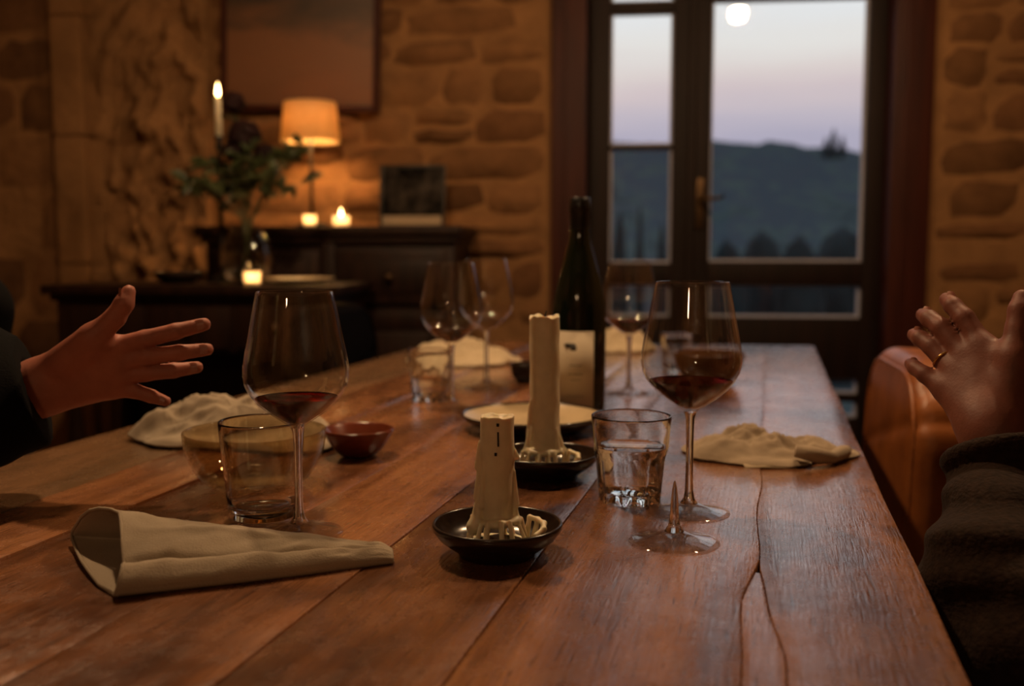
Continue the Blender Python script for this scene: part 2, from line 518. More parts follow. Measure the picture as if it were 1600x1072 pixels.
# ------------------------------------------------------------------ smooth solids: distance field to mesh
def smin(a, b, k):
    h = np.clip(.5 + .5 * (b - a) / k, 0, 1)
    return b + (a - b) * h - k * h * (1 - h)
def cone(p, a, b, ra, rb):
    a = np.asarray(a, np.float32); b = np.asarray(b, np.float32)
    ba = b - a; pa = p - a
    h = np.clip(pa @ ba / max(float(ba @ ba), 1e-9), 0, 1)
    return np.linalg.norm(pa - h[:, None] * ba, axis=1) - (ra + (rb - ra) * h)
def ell(p, c, r, rot=None):
    q = p - np.asarray(c, np.float32)
    if rot is not None: q = q @ np.asarray(rot, np.float32)
    r = np.asarray(r, np.float32)
    k0 = np.linalg.norm(q / r, axis=1); k1 = np.linalg.norm(q / (r * r), axis=1)
    return k0 * (k0 - 1) / np.maximum(k1, 1e-6)
def sdf_mesh(name, fn, lo, hi, h, m, parent=None, B=8, margin=.0, loc=(0, 0, 0)):
    lo = np.asarray(lo, np.float64); hi = np.asarray(hi, np.float64)
    nb = np.maximum(1, np.ceil((hi - lo) / (h * B)).astype(int))
    n = nb * B + 1
    G = np.full(n, 1.0, np.float32)
    bi = np.stack(np.meshgrid(*[np.arange(q) for q in nb], indexing='ij'), -1).reshape(-1, 3)
    cen = (lo + (bi + .5) * B * h).astype(np.float32)
    dc = fn(cen)
    near = np.abs(dc) < B * h * .95 + margin
    far_in = (~near) & (dc < 0)
    for b in bi[far_in]:
        s = b * B
        G[s[0]:s[0] + B + 1, s[1]:s[1] + B + 1, s[2]:s[2] + B + 1] = -1
    loc_idx = np.stack(np.meshgrid(*[np.arange(B + 1)] * 3, indexing='ij'), -1).reshape(-1, 3)
    nbk = bi[near]
    CH = 300
    for i in range(0, len(nbk), CH):
        bb = nbk[i:i + CH]
        idx = (bb[:, None, :] * B + loc_idx[None]).reshape(-1, 3)
        d = fn((lo + idx * h).astype(np.float32))
        G[idx[:, 0], idx[:, 1], idx[:, 2]] = d
    ins = G < 0
    s = [ins[a:n[0] - 1 + a, b:n[1] - 1 + b, c:n[2] - 1 + c] for a in (0, 1) for b in (0, 1) for c in (0, 1)]
    anyi = np.logical_or.reduce(s); alli = np.logical_and.reduce(s)
    act = np.argwhere(anyi & ~alli)
    cid = np.full((n[0] - 1, n[1] - 1, n[2] - 1), -1, np.int32)
    cid[act[:, 0], act[:, 1], act[:, 2]] = np.arange(len(act))
    cor = [(a, b, c) for a in (0, 1) for b in (0, 1) for c in (0, 1)]
    val = np.stack([G[act[:, 0] + a, act[:, 1] + b, act[:, 2] + c] for a, b, c in cor], 1)
    acc = np.zeros((len(act), 3)); cnt = np.zeros(len(act))
    for i in range(8):
        for j in range(i + 1, 8):
            if sum(abs(x - y) for x, y in zip(cor[i], cor[j])) != 1: continue
            cr = (val[:, i] < 0) != (val[:, j] < 0)
            t = val[:, i] / np.where(np.abs(val[:, i] - val[:, j]) < 1e-9, 1, val[:, i] - val[:, j])
            p = np.array(cor[i]) + t[:, None] * (np.array(cor[j]) - np.array(cor[i]))
            acc[cr] += p[cr]; cnt[cr] += 1
    V = lo + (act + acc / np.maximum(cnt, 1)[:, None]) * h
    Q = []
    for ax in range(3):
        a1, a2 = (ax + 1) % 3, (ax + 2) % 3
        sl0 = [slice(None)] * 3; sl1 = [slice(None)] * 3
        sl0[ax] = slice(0, n[ax] - 1); sl1[ax] = slice(1, n[ax])
        A = ins[tuple(sl0)]; Bv = ins[tuple(sl1)]
        e = np.argwhere(A != Bv)
        e = e[(e[:, a1] > 0) & (e[:, a1] < n[a1] - 1) & (e[:, a2] > 0) & (e[:, a2] < n[a2] - 1)]
        flip = A[e[:, 0], e[:, 1], e[:, 2]]
        def c(o1, o2):
            f = e.copy(); f[:, a1] += o1; f[:, a2] += o2
            return cid[f[:, 0], f[:, 1], f[:, 2]]
        q = np.stack([c(-1, -1), c(0, -1), c(0, 0), c(-1, 0)], 1)
        q[~flip] = q[~flip][:, ::-1]
        Q.append(q)
    Q = np.concatenate(Q)
    Q = Q[(Q >= 0).all(1)]
    V = V - np.asarray(loc)
    return from_np(name, V, Q, m, parent)

# ================================================================== THE ROOM
XL, XR = -3.1, 2.35           # wall ends along the back wall
WT = 2.9
trimL0, trimL1 = wx(862, 0, 250), wx(916, 0, 250)
doorR1, doorR0 = wx(1452, 0, 250), wx(1388, 0, 250)
HEAD = 2.45
def build_walls():
    bm = bmesh.new()
    xs = [XL, trimL0 + .02, doorR1 - .02, XR]; zs = [0, HEAD, WT]
    g = [[bm.verts.new((x, 0, z)) for z in zs] for x in xs]
    for i in range(3):
        for j in range(2):
            if i == 1 and j == 0: continue
            bm.faces.new((g[i][j], g[i + 1][j], g[i + 1][j + 1], g[i][j + 1]))
    r = bmesh.ops.extrude_face_region(bm, geom=list(bm.faces))
    bmesh.ops.translate(bm, vec=(0, .38, 0), verts=[v for v in r['geom'] if isinstance(v, bmesh.types.BMVert)])
    wall = struct(from_bm('wall_back', bm, M['mortar'], None, False, loc=WALL_O, rotz=WALL_ROT))
    # side walls and the wall behind the camera follow the back wall's axes
    for nm, (x0, x1, y0, y1) in dict(wall_left=(XL - .25, XL, -5.6, .38), wall_right=(XR, XR + .25, -5.6, .38), wall_front=(XL, XR, -5.85, -5.6)).items():
        struct(box(nm, x0, x1, y0, y1, 0, WT, M['plaster'], None, 0, loc=WALL_O, rotz=WALL_ROT))
    struct(box('floor', XL - .25, XR + .25, -5.85, .40, -.12, 0, M['floor'], None, 0, loc=WALL_O, rotz=WALL_ROT))
    struct(box('ceiling', XL - .25, XR + .25, -5.85, .40, WT, WT + .12, M['ceil'], None, 0, loc=WALL_O, rotz=WALL_ROT))
    return wall
wall = build_walls()

def stone_mesh(w, h, seed, proud):
    """a squared rubble block: uneven face, worn edges, sunk into the joint"""
    r = random.Random(seed)
    nx, nz = (5, 4)
    bm = bmesh.new(); g = []
    for i in range(nx):
        row = []
        for j in range(nz):
            u = i / (nx - 1); v = j / (nz - 1)
            edge = (i in (0, nx - 1)) or (j in (0, nz - 1))
            corner = (i in (0, nx - 1)) and (j in (0, nz - 1))
            x = (u - .5) * w; z = (v - .5) * h
            if edge:
                x += r.uniform(-.012, .012); z += r.uniform(-.010, .010)
            else:
                x = (x * 1.22); z = (z * 1.18)
            if corner: x *= .955; z *= .90
            y = .0025 if edge else -proud * r.uniform(.75, 1.15)
            row.append(bm.verts.new((x, y, z)))
        g.append(row)
    for i in range(nx - 1):
        for j in range(nz - 1):
            bm.faces.new((g[i][j], g[i + 1][j], g[i + 1][j + 1], g[i][j + 1]))
    me = bpy.data.meshes.new('stone'); bm.to_mesh(me); bm.free()
    me.polygons.foreach_set('use_smooth', [True] * len(me.polygons))
    me.materials.append(M['stone'])
    return me

def build_stones():
    r = random.Random(21)
    pil0, pil1 = wx(98, 0, 200), wx(145, 0, 200)
    rel1 = wx(318, 0, 200)
    cnt = 0
    def course(x0, x1, z0, z1, wlo, whi, hlo, hhi, gap, proud):
        nonlocal cnt
        z = z0
        while z < z1 - .05:
            h = min(r.uniform(hlo, hhi), z1 - z)
            x = x0 + r.uniform(0, .04)
            while x < x1 - .07:
                w = r.uniform(wlo, whi)
                if x + w > x1 - .07: w = x1 - x
                split = h > .13 and r.random() < .22
                for (zz, hh) in (((z, h * .48), (z + h * .5, h * .5)) if split else ((z, h),)):
                    if r.random() < .07: continue
                    me = stone_mesh(w - gap, hh - gap, cnt * 7 + 3, proud * r.uniform(.5, 1.2))
                    o = bpy.data.objects.new('stone', me); COL.objects.link(o); o.parent = wall
                    o.location = (x + w / 2, 0, zz + hh / 2); cnt += 1
                x += w
            z += h
    course(rel1 + .02, trimL0 - .02, .72, 2.30, .18, .52, .085, .18, .014, .034)
    course(XL + .30, pil0 - .01, .55, 2.30, .24, .46, .15, .30, .016, .022)
    course(doorR1 + .02, XR - .45, .45, 2.30, .15, .38, .09, .18, .020, .026)
    # dressed stone pilaster beside the rendered recess
    z = .0
    for k in range(6):
        h = (.52, .44, .50, .46, .48, .45)[k]
        o = box('pilaster_block', pil0, pil1, -.075, .01, z + .0015, z + h - .0015, M['plaster'], wall, .010, 3)
        o2 = box('pilaster_fillet', pil1 - .002, pil1 + .05, -.035, .01, z + .001, z + h - .001, M['plaster'], wall, .008, 2)
        z += h
    # rough render between pilaster and painting: arched tool and root marks
    nx, nz = 90, 130
    x0, x1, z0, z1 = pil1 + .03, rel1 + .03, .5, 2.35
    bm = bmesh.new(); g = []
    cx, cz = x0 + (x1 - x0) * .95, 1.25
    for i in range(nx):
        row = []
        for j in range(nz):
            u = i / (nx - 1); v = j / (nz - 1)
            x = x0 + (x1 - x0) * u; z = z0 + (z1 - z0) * v
            n1 = mnoise.fractal(Vector((x * 4, z * 3, 1.3)), 1, 2, 4)
            rad = math.hypot((x - cx) * 1.5, (z - cz)) + .05 * n1
            th_ = math.atan2(z - cz, (x - cx) * 1.5)
            arc = 1.9 * mnoise.fractal(Vector((th_ * 3.2, rad * 13, 7.7)), 1, 2, 3) * (.35 + math.exp(-((rad - .45) / .30) ** 2))
            n2 = mnoise.fractal(Vector((x * 12, z * 12, 4)), 1, 2, 3)
            y = -.034 - .036 * arc - .012 * n1 - .006 * n2
            e = min(u, 1 - u) * nx
            if e < 2: y = y * (e / 2) + .004 * (1 - e / 2)
            row.append(bm.verts.new((x, y, z)))
        g.append(row)
    for i in range(nx - 1):
        for j in range(nz - 1):
            bm.faces.new((g[i][j], g[i + 1][j], g[i + 1][j + 1], g[i][j + 1]))
    o = from_bm('render_panel', bm, M['plaster'], wall)
build_stones()

# ------------------------------------------------------------------ the glazed door
def build_door():
    d = bpy.data.objects.new('door_1', None); COL.objects.link(d)
    d.location = WALL_O; d.rotation_euler = (0, 0, WALL_ROT); d['kind'] = 'structure'
    OFF = -.08
    X = lambda px: wx(px, OFF, 250)
    Z = lambda py, px=1225: wz(px, py, OFF)
    y0, y1 = .06, .11
    top = HEAD
    # casing
    for a, b in ((trimL0, trimL1), (doorR0, doorR1)):
        box('casing', a, b, -.035, .14, 0, top, M['red_wood'], d, .008)
        w = (b - a)
        box('casing_bead', a + w * .32, a + w * .42, -.043, -.033, 0, top, M['red_wood'], d, .003)
    box('head_casing', trimL0, doorR1, -.035, .14, top, top + .12, M['red_wood'], d, .008)
    # narrow left leaf
    L0, L1, L2, L3 = trimL1, X(953), X(1050), X(1079)
    R0, R1, R2, R3 = X(1080), X(1109), X(1351), doorR0
    def leaf(x0, xa, xb, x1, zbars, ztop):
        box('stile', x0, xa, y0, y1, .02, ztop, M['brown_wood'], d, .005)
        box('stile', xb, x1, y0, y1, .02, ztop, M['brown_wood'], d, .005)
        prev = None
        for k, (za, zb, kind) in enumerate(zbars):
            box(kind, xa, xb, y0 + (.008 if kind == 'muntin' else 0), y1 - (.008 if kind == 'muntin' else 0), za, zb, M['brown_wood'], d, .004)
            if prev is not None and za - prev > .01:
                yy = (y0 + y1) / 2
                box('pane', xa - .004, xb + .004, yy - .002, yy + .002, prev - .004, za + .004, M['pane'], d, 0)
                bw = .009
                for q in ((xa, xa + bw, prev, za), (xb - bw, xb, prev, za), (xa + bw, xb - bw, prev, prev + bw), (xa + bw, xb - bw, za - bw * .5, za)):
                    box('glazing_bead', q[0], q[1], yy + .003, y1 - .004, q[2], q[3], M['skylit_bead'], d, 0)
            prev = zb
    ztop = top - .005
    lowbars = [(.02, Z(651), 'rail'), (Z(626), Z(614), 'muntin'), (Z(591), Z(496), 'rail'), (Z(446), Z(409), 'rail')]
    leaf(L0, L1, L2, L3, [(.02, Z(651), 'rail'), (Z(626), Z(614), 'muntin'), (Z(591), Z(496), 'rail'), (Z(446), Z(411, 1000), 'rail'),
                          (Z(233, 1000), Z(227, 1000), 'muntin'), (Z(21, 1000), Z(4, 1000), 'muntin'), (ztop - .09, ztop, 'rail')], ztop)
    leaf(R0, R1, R2, R3, lowbars + [(Z(-1), Z(-18), 'muntin'), (ztop - .09, ztop, 'rail')], ztop)
    box('meeting_bead', L3 - .014, R0 + .014, y0 - .016, y0 - .001, .02, ztop, M['brown_wood'], d, .006)
    # lever handle on a long plate
    hx = X(1094); hz = Z(312)
    plate = box('handle_plate', hx - .014, hx + .014, y0 - .012, y0 + .001, hz - .11, hz + .08, M['brass'], d, .003)
    tube('door_handle', [(hx, y0 - .008, hz), (hx, y0 - .05, hz), (hx + .02, y0 - .056, hz + .002), (hx + .07, y0 - .056, hz + .003), (hx + .085, y0 - .052, hz + .014)],
         [.009, .009, .0085, .007, .006], M['brass'], plate, 8)
    box('threshold', trimL1, doorR0, -.02, .38, 0.0, .02, M['brown_wood'], d, .004)
build_door()

# ------------------------------------------------------------------ the valley outside
def build_outside():
    nx, ny = 120, 110
    bm = bmesh.new(); g = []
    for i in range(nx):
        row = []
        for j in range(ny):
            t = (j / (ny - 1)) ** 1.8
            y = 4.6 + 215 * t
            x = -.35 * y - 14 + (i / (nx - 1)) * (1.15 * y + 34)
            n = mnoise.fractal(Vector((x * .02, y * .02, .7)), 1, 2, 4)
            n2 = mnoise.fractal(Vector((x * .16, y * .10, 3.1)), 1, 2, 3)
            if y < 30: z = -.35 - .09 * (y - 4.6)
            else: z = -2.65 + 0.0 * y
            hill = 17.8 / (1 + math.exp(-(y - 95) / 17))
            ridge = .9 * math.sin(x * .06 + .6) + 1.3 * n
            z += hill + (ridge if y > 60 else ridge * max(0, (y - 12) / 48)) + (n2 * 1.1 if y > 40 else n2 * .12)
            row.append(bm.verts.new((x, y, z)))
        g.append(row)
    for i in range(nx - 1):
        for j in range(ny - 1):
            bm.faces.new((g[i][j], g[i + 1][j], g[i + 1][j + 1], g[i][j + 1]))
    o = struct(from_bm('hillside', bm, M['hill']))
    def height(x, y):
        best = min(((v.co.x - x) ** 2 + (v.co.y - y) ** 2, v.co.z) for v in o.data.vertices)
        return best[1]
    def cypress(px, base, topy, Y, wpx, label, group):
        b = at(px, base, Y); tp = at(px, topy, Y)
        zg = height(b.x, b.y)
        t = thing('cypress_tree', label, 'tree', (b.x, b.y, zg), 0, group)
        Hh = tp.z - zg; rr = wpx / F * Y / 2
        sd = random.random() * 50
        prof = []
        for k in range(15):
            u = k / 14
            prof.append((max(1e-7, rr * (math.sin(math.pi * min(1, .10 + u * .9)) ** .6) * (1.1 - .55 * u)) if k < 14 else 1e-7, Hh * (.06 + .94 * u)))
        lathe('foliage', [(1e-7, Hh * .05)] + prof, M['cypress'], t, 18,
              wob=lambda a, r, z: 1 + .35 * mnoise.noise(Vector((math.cos(a) * 1.5, math.sin(a) * 1.5, z * 2.2 / max(rr, .1) * .3 + sd))))
        lathe('trunk', [(rr * .18, -.25), (rr * .14, Hh * .12), (1e-7, Hh * .12)], M['bark'], t, 8)
    for i, (px, base, topy, Y, w, lab) in enumerate((
            (999, 400, 314, 26, 17, 'slim dark cypress seen through the narrow left pane'),
            (968, 400, 326, 24, 34, 'broad dark cypress at the left edge of the narrow pane'),
            (1034, 402, 345, 25, 26, 'lower dark cypress at the right of the narrow pane'),
            (1302, 232, 200, 118, 13, 'pointed cypress standing on the hill skyline at right'),
            (1316, 232, 211, 118, 11, 'shorter cypress beside the pointed one on the skyline'),
            (1290, 234, 214, 117, 12, 'round topped tree left of the pointed one on the skyline'))):
        cypress(px, base, topy, Y, w, lab, 'cypresses in the valley')
    # dark shrubs along the bank below the house
    q = random.Random(3)
    for i, (px, topy, wpx, Y, lab) in enumerate((
            (1135, 372, 70, 15, 'dark shrub on the bank, lower left corner of the wide pane'),
            (1190, 358, 84, 17, 'dark shrub on the bank, second from left in the wide pane'),
            (1250, 366, 76, 15.5, 'dark shrub on the bank, middle right of the wide pane'),
            (1318, 352, 96, 17.5, 'tall dark shrub on the bank, right end of the wide pane'),
            (1372, 362, 80, 15, 'dark shrub on the bank, mostly behind the right door stile'),
            (1085, 366, 70, 16, 'dark shrub on the bank, behind the meeting stiles'))):
        tp = at(px, topy, Y); zg = height(tp.x, tp.y)
        t = thing('shrub', lab, 'shrub', (tp.x, tp.y, zg - .1), 0, 'shrubs on the bank')
        Hh = tp.z - zg + .1; rr = wpx / F * Y / 2; sd = i * 7.3
        lathe('foliage', [(1e-7, 0)] + [(rr * (math.sin(math.pi * (.12 + .86 * k / 13)) ** .55), Hh * (k / 13)) for k in range(13)] + [(1e-7, Hh)], M['cypress'], t, 22,
              wob=lambda a, r, z: 1 + .30 * mnoise.noise(Vector((math.cos(a) * 2 + sd, math.sin(a) * 2, z * 1.6))) + .16 * mnoise.noise(Vector((math.cos(a) * 5, math.sin(a) * 5 + sd, z * 5))))
        lathe('stem', [(.06, -.1), (.05, .12), (1e-7, .12)], M['bark'], t, 8)
    return o
hillside = build_outside()

# ================================================================== TABLE
def build_table():
    z0, z1 = TZ - .045, TZ
    t = thing('dining_table', 'long rustic wooden plank table with worn reddish brown top', 'table', (0, 0, 0), TAB_ROT)
    def far(u): return 2.862 + .135 * (u + .003)
    NEAR = .12
    def seam_fn(base, amp, sd):
        return lambda v: base + amp * mnoise.noise(Vector((v * 2.1, sd, 0))) + amp * .5 * mnoise.noise(Vector((v * 7, sd + 5, 0)))
    def crack(v):
        b = -.0035 + .0012 * mnoise.noise(Vector((v * 9, 2, 0))) 
        if v < .86: b += -.0085 * min(1, (.86 - v) / .10)
        return b + .002 * math.sin(v * 23) * (1 if v < 1.4 else .3)
    def crack2(v):
        return crack(.86) + .0005 + .021 * max(0, (.84 - v)) / .24 * (1 + .12 * math.sin(v * 40))
    bounds = [seam_fn(-.935, .005, 1), seam_fn(-.752, .002, 2), seam_fn(-.636, .002, 3), seam_fn(-.452, .002, 4),
              seam_fn(-.324, .0015, 5), seam_fn(-.188, .0012, 6), crack, lambda v: .127 + .003 * mnoise.noise(Vector((v * 3, 9, 0)))]
    gaps = [0, .0012, .0012, .0010, .0010, .0022, .0003, 0]
    def plank(lf, rf, gl, gr, vs, dz, m=None):
        bm = bmesh.new(); rows = []
        b = .0016 if gr < .0009 and gl < .0009 and (gl + gr) > .0014 else .0010
        lift = lambda u, v: .0010 * mnoise.noise(Vector((u * 9, v * 2.5, dz * 900)))
        for v in vs:
            l = lf(v) + gl; r_ = rf(v) - gr
            w = r_ - l
            if w < .0006: r_ = l + .0006; w = .0006
            bb = min(b, w * .3)
            us = [(l, z0), (l, z1 - bb), (l + bb * .3, z1 - bb * .3), (l + bb, z1)]
            for k in range(1, 5): us.append((l + bb + (w - 2 * bb) * k / 5, z1))
            us += [(r_ - bb, z1), (r_ - bb * .3, z1 - bb * .3), (r_, z1 - bb), (r_, z0)]
            vv = v if v < 2.5 else v
            row = []
            for (u, z) in us:
                vq = v
                if v >= vs[-1] - 1e-6: vq = far(u) if vs[-1] > 2 else v
                row.append(bm.verts.new((u, vq, z + dz + (lift(u, vq) if z > z1 - .0005 else 0))))
            rows.append(row)
        for a, c in zip(rows, rows[1:]):
            for k in range(len(a)):
                k2 = (k + 1) % len(a)
                bm.faces.new((a[k], a[k2], c[k2], c[k]))
        bm.faces.new(list(reversed(rows[0]))); bm.faces.new(rows[-1])
        return sharp(from_bm('plank', bm, m or M['table'], t), 50)
    vs = list(np.linspace(NEAR, 2.80, 120)) + [2.84]
    dzs = [0, .0012, -.0006, .0006, 0, .0010, 0]
    for i in range(7):
        lf, rf = bounds[i], bounds[i + 1]
        if i == 6: lf = lambda v: max(crack(v), crack2(v)) if v < .86 else crack(v)
        plank(lf, rf, gaps[i] / 2, gaps[i + 1] / 2, vs, dzs[i], M['table_sheen'] if i == 0 else None)
    # the long splinter between the two cracks
    plank(crack, crack2, .0002, .0003, list(np.linspace(NEAR, .83, 40)), 0)
    # frame under the top
    a0, a1, b0, b1 = -.84, .06, .30, 2.72
    for q in ((a0, a0 + .025, b0, b1), (a1 - .025, a1, b0, b1), (a0, a1, b0, b0 + .025), (a0, a1, b1 - .025, b1)):
        box('apron', q[0], q[1], q[2], q[3], z0 - .11, z0 + .001, M['table'], t, .003)
    for (u, v) in ((a0 + .04, b0 + .04), (a1 - .04, b0 + .04), (a0 + .04, b1 - .04), (a1 - .04, b1 - .04)):
        bm = bmesh.new()
        lathe_bm(bm, [(1e-7, 0), (.028, 0), (.034, .03), (.030, .10), (.040, .40), (.044, .50), (.036, .53), (.044, .56)], 16, c=(u, v, 0))
        bm_box(bm, u - .045, u + .045, v - .045, v + .045, .555, z0, .004)
        sharp(from_bm('leg', bm, M['table'], t))
build_table()

# ================================================================== GLASSWARE
STEM_PROF = [(.0062, .104), (.0046, .098), (.0040, .088), (.0037, .07), (.0037, .05), (.0039, .035), (.0043, .024), (.0056, .016), (.0090, .0110),
             (.0160, .0080), (.0260, .0052), (.0360, .0030), (.0410, .0019), (.0416, .0011), (.0408, .0003), (.0370, .0008), (.0260, .0027), (.0130, .0045), (1e-7, .0052)]
BOWL_OUT = [(.0062, .104), (.0095, .1075), (.0160, .1115), (.0260, .1185), (.0365, .1275), (.0440, .1365), (.0485, .1455), (.0503, .1550), (.0500, .1640), (.0478, .1770),
            (.0445, .1930), (.0410, .2120), (.0372, .2300), (.0362, .2350)]
def bowl_inner(prof, th=.0009):
    return [(max(1e-7, r - th), z + (th * 1.2 if i < 5 else 0)) for i, (r, z) in enumerate(prof)]
def interp_r(prof, z):
    zs = [p[1] for p in prof]; rs = [p[0] for p in prof]
    return float(np.interp(z, zs, rs))
def wine_glass(name, loc, label, wine_z, s=1.0, rot=0.0):
    t = thing(name, label, 'wine glass', loc, rot, 'wine glasses on the table')
    t.scale = (s, s, s)
    inner = bowl_inner(BOWL_OUT)
    prof = BOWL_OUT + [(.0358, .2353)] + list(reversed(inner[1:])) + [(1e-7, .1085)]
    lathe('bowl', prof, M['thin'], t, 72)
    st = [(1e-7, .104)] + STEM_PROF[0:]
    lathe('stem', STEM_PROF[:9] + [(1e-7, .0110)], M['solid'], t, 32)
    lathe('foot', [(1e-7, .0112), (.0088, .0111)] + STEM_PROF[9:], M['foot'], t, 64)
    if wine_z:
        pts = [(1e-7, .1090)]
        for z in np.linspace(.1095, wine_z, 16):
            pts.append((interp_r(inner, z) - .00035, z))
        rt = pts[-1][0]
        pts += [(rt + .00005, wine_z + .0011), (rt - .0012, wine_z + .0003), (rt - .004, wine_z), (1e-7, wine_z)]
        lathe('wine', pts, M['wine'], t, 64)
    return t

G_LEFT = onz(468, 833); G_RIGHT = onz(1076, 802)
wine_glass('wine_glass', G_LEFT, 'near left wine glass with a little red wine, behind the rolled napkin', .1325, .972)
wine_glass('wine_glass', G_RIGHT, 'near right wine glass with a little red wine, beside the faceted tumbler', .1350, 1.0, .7)
wine_glass('wine_glass', onz(706, 639), 'far wine glass with bright red wine, left of the tall candle', .1275, 1.045)
wine_glass('wine_glass', onz(760, 606), 'empty wine glass standing behind another, in front of the far napkin', 0, 1.06)
wine_glass('wine_glass', onz(982, 616), 'far wine glass with dark wine, just right of the wine bottle', .1300, 1.045)
def stub():
    t = thing('broken_wine_glass', 'round wine glass foot with only a short stub of stem, nearest on the right', 'glass', onz(1053, 848))
    lathe('foot', [(1e-7, .0112), (.0088, .0111)] + STEM_PROF[9:], M['foot'], t, 64)
    lathe('stem', [(1e-7, .058), (.0010, .0565), (.0022, .050), (.0033, .042), (.0037, .034), (.0043, .024), (.0056, .016), (.0090, .0110), (1e-7, .0110)], M['solid'], t, 32)
stub()

def tumbler(px, py, label, rt, rb, h, facets=0, water=0.0, rot=0.0, base=.011):
    t = thing('tumbler', label, 'tumbler', onz(px, py), rot, 'water tumblers on the table')
    th = .0021
    def wob(a, r, z):
        if facets and z < h * .60 and r > rb * .6:
            k = facets; x = (a * k / (2 * math.pi)) % 1 - .5
            w = min(1, max(0, (h * .60 - z) / (h * .10))) * min(1, max(0, z / .006))
            f = math.cos(math.pi / k) / math.cos(2 * math.pi * x / k)
            return 1 + (f - 1) * w * 2.8
        return 1
    zs = [.002, .008, .016, .026, .036, .046, .054, .060, .070, .080, h - .002]
    zs = sorted(z * h / .092 for z in zs[:-1]) + [h - .0015]
    R_ = lambda z: rb + (rt - rb) * (z / h) ** .9
    outp = [(1e-7, .0022), (rb * .62, .0018), (rb * .84, .0002), (rb * .93, .0004)] + [(R_(z), z) for z in zs]
    lip = [(rt - .0004, h), (rt - th * .5, h + .0006), (rt - th, h)]
    inn = [(R_(z) - th, z) for z in reversed(zs) if z > base + .004] + [(R_(base) - th - .002, base + .0008), (R_(base) * .6, base - .0012), (1e-7, base - .002)]
    lathe('glass_body', outp + lip + inn, M['solid'], t, 96 if facets else 64, wob=wob)
    if water:
        w = [(1e-7, base - .0015), (R_(base) * .6, base - .0007), (R_(base) - th - .0025, base + .0013)]
        for z in np.linspace(base + .004, water, 7): w.append((R_(z) - th - .0003, z))
        w += [(R_(water) - th - .0004, water + .0008), (R_(water) - th - .0022, water), (1e-7, water)]
        lathe('water', w, M['water'], t, 64)
    return t
tumbler(985, 783, 'faceted water tumbler left of the near right wine glass', .0425, .0335, .0925, 9, .060, .2)
tumbler(412, 806, 'plain straight tumbler beside the near left wine glass', .0425, .0335, .0970, 0, 0)
tumbler(671, 626, 'tumbler in front of the far left pale napkin', .0385, .0320, .0900, 9, .040)
tumbler(1056, 583, 'far tumbler seen through the near right wine glass', .0340, .0290, .0860, 9, 0)

def bowl(name, px, py, label, cat, prof_out, th, m, m_in=None, seg=56, squash=1.0, rot=0, loc=None):
    """a turned bowl: outside profile from foot to rim, wall thickness th, inside as its own lining part when glazed differently"""
    t = thing(name, label, cat, loc if loc is not None else onz(px, py), rot)
    rt, zt = prof_out[-1]
    inn = [(max(1e-7, r - th), z + th * .35) for r, z in reversed(prof_out[:-1]) if z > .004 and r - th > .004]
    zb = inn[-1][1]
    lip = [(rt - th * .25, zt + th * .4), (rt - th * .75, zt + th * .4), (rt - th, zt)]
    prof = [(1e-7, .0008), (prof_out[0][0] * .8, .0004)] + prof_out + lip + inn + [(1e-7, zb)]
    lathe('body', prof, m, t, seg, squash=squash)
    if m_in:
        lin = [(r - .0006, z + .0004) for r, z in [(rt - th, zt - .001)] + inn] + [(1e-7, zb + .0006)]
        lathe('glaze', lin, m_in, t, seg, squash=squash)
    return t

# candle dishes and candles
DISH = [(.030, .0), (.034, .001), (.035, .004), (.042, .009), (.051, .016), (.0565, .0235), (.0575, .028)]
D1 = onz(777, 866); D2 = onz(853, 744)
bowl('candle_dish', 0, 0, 'dark glazed dish under the short near candle', 'dish', DISH, .0035, M['black_glaze'], loc=D1)
bowl('candle_dish', 0, 0, 'dark glazed dish under the tall candle', 'dish', [(r * 1.10, z * 1.0) for r, z in DISH], .0035, M['black_glaze'], loc=D2)

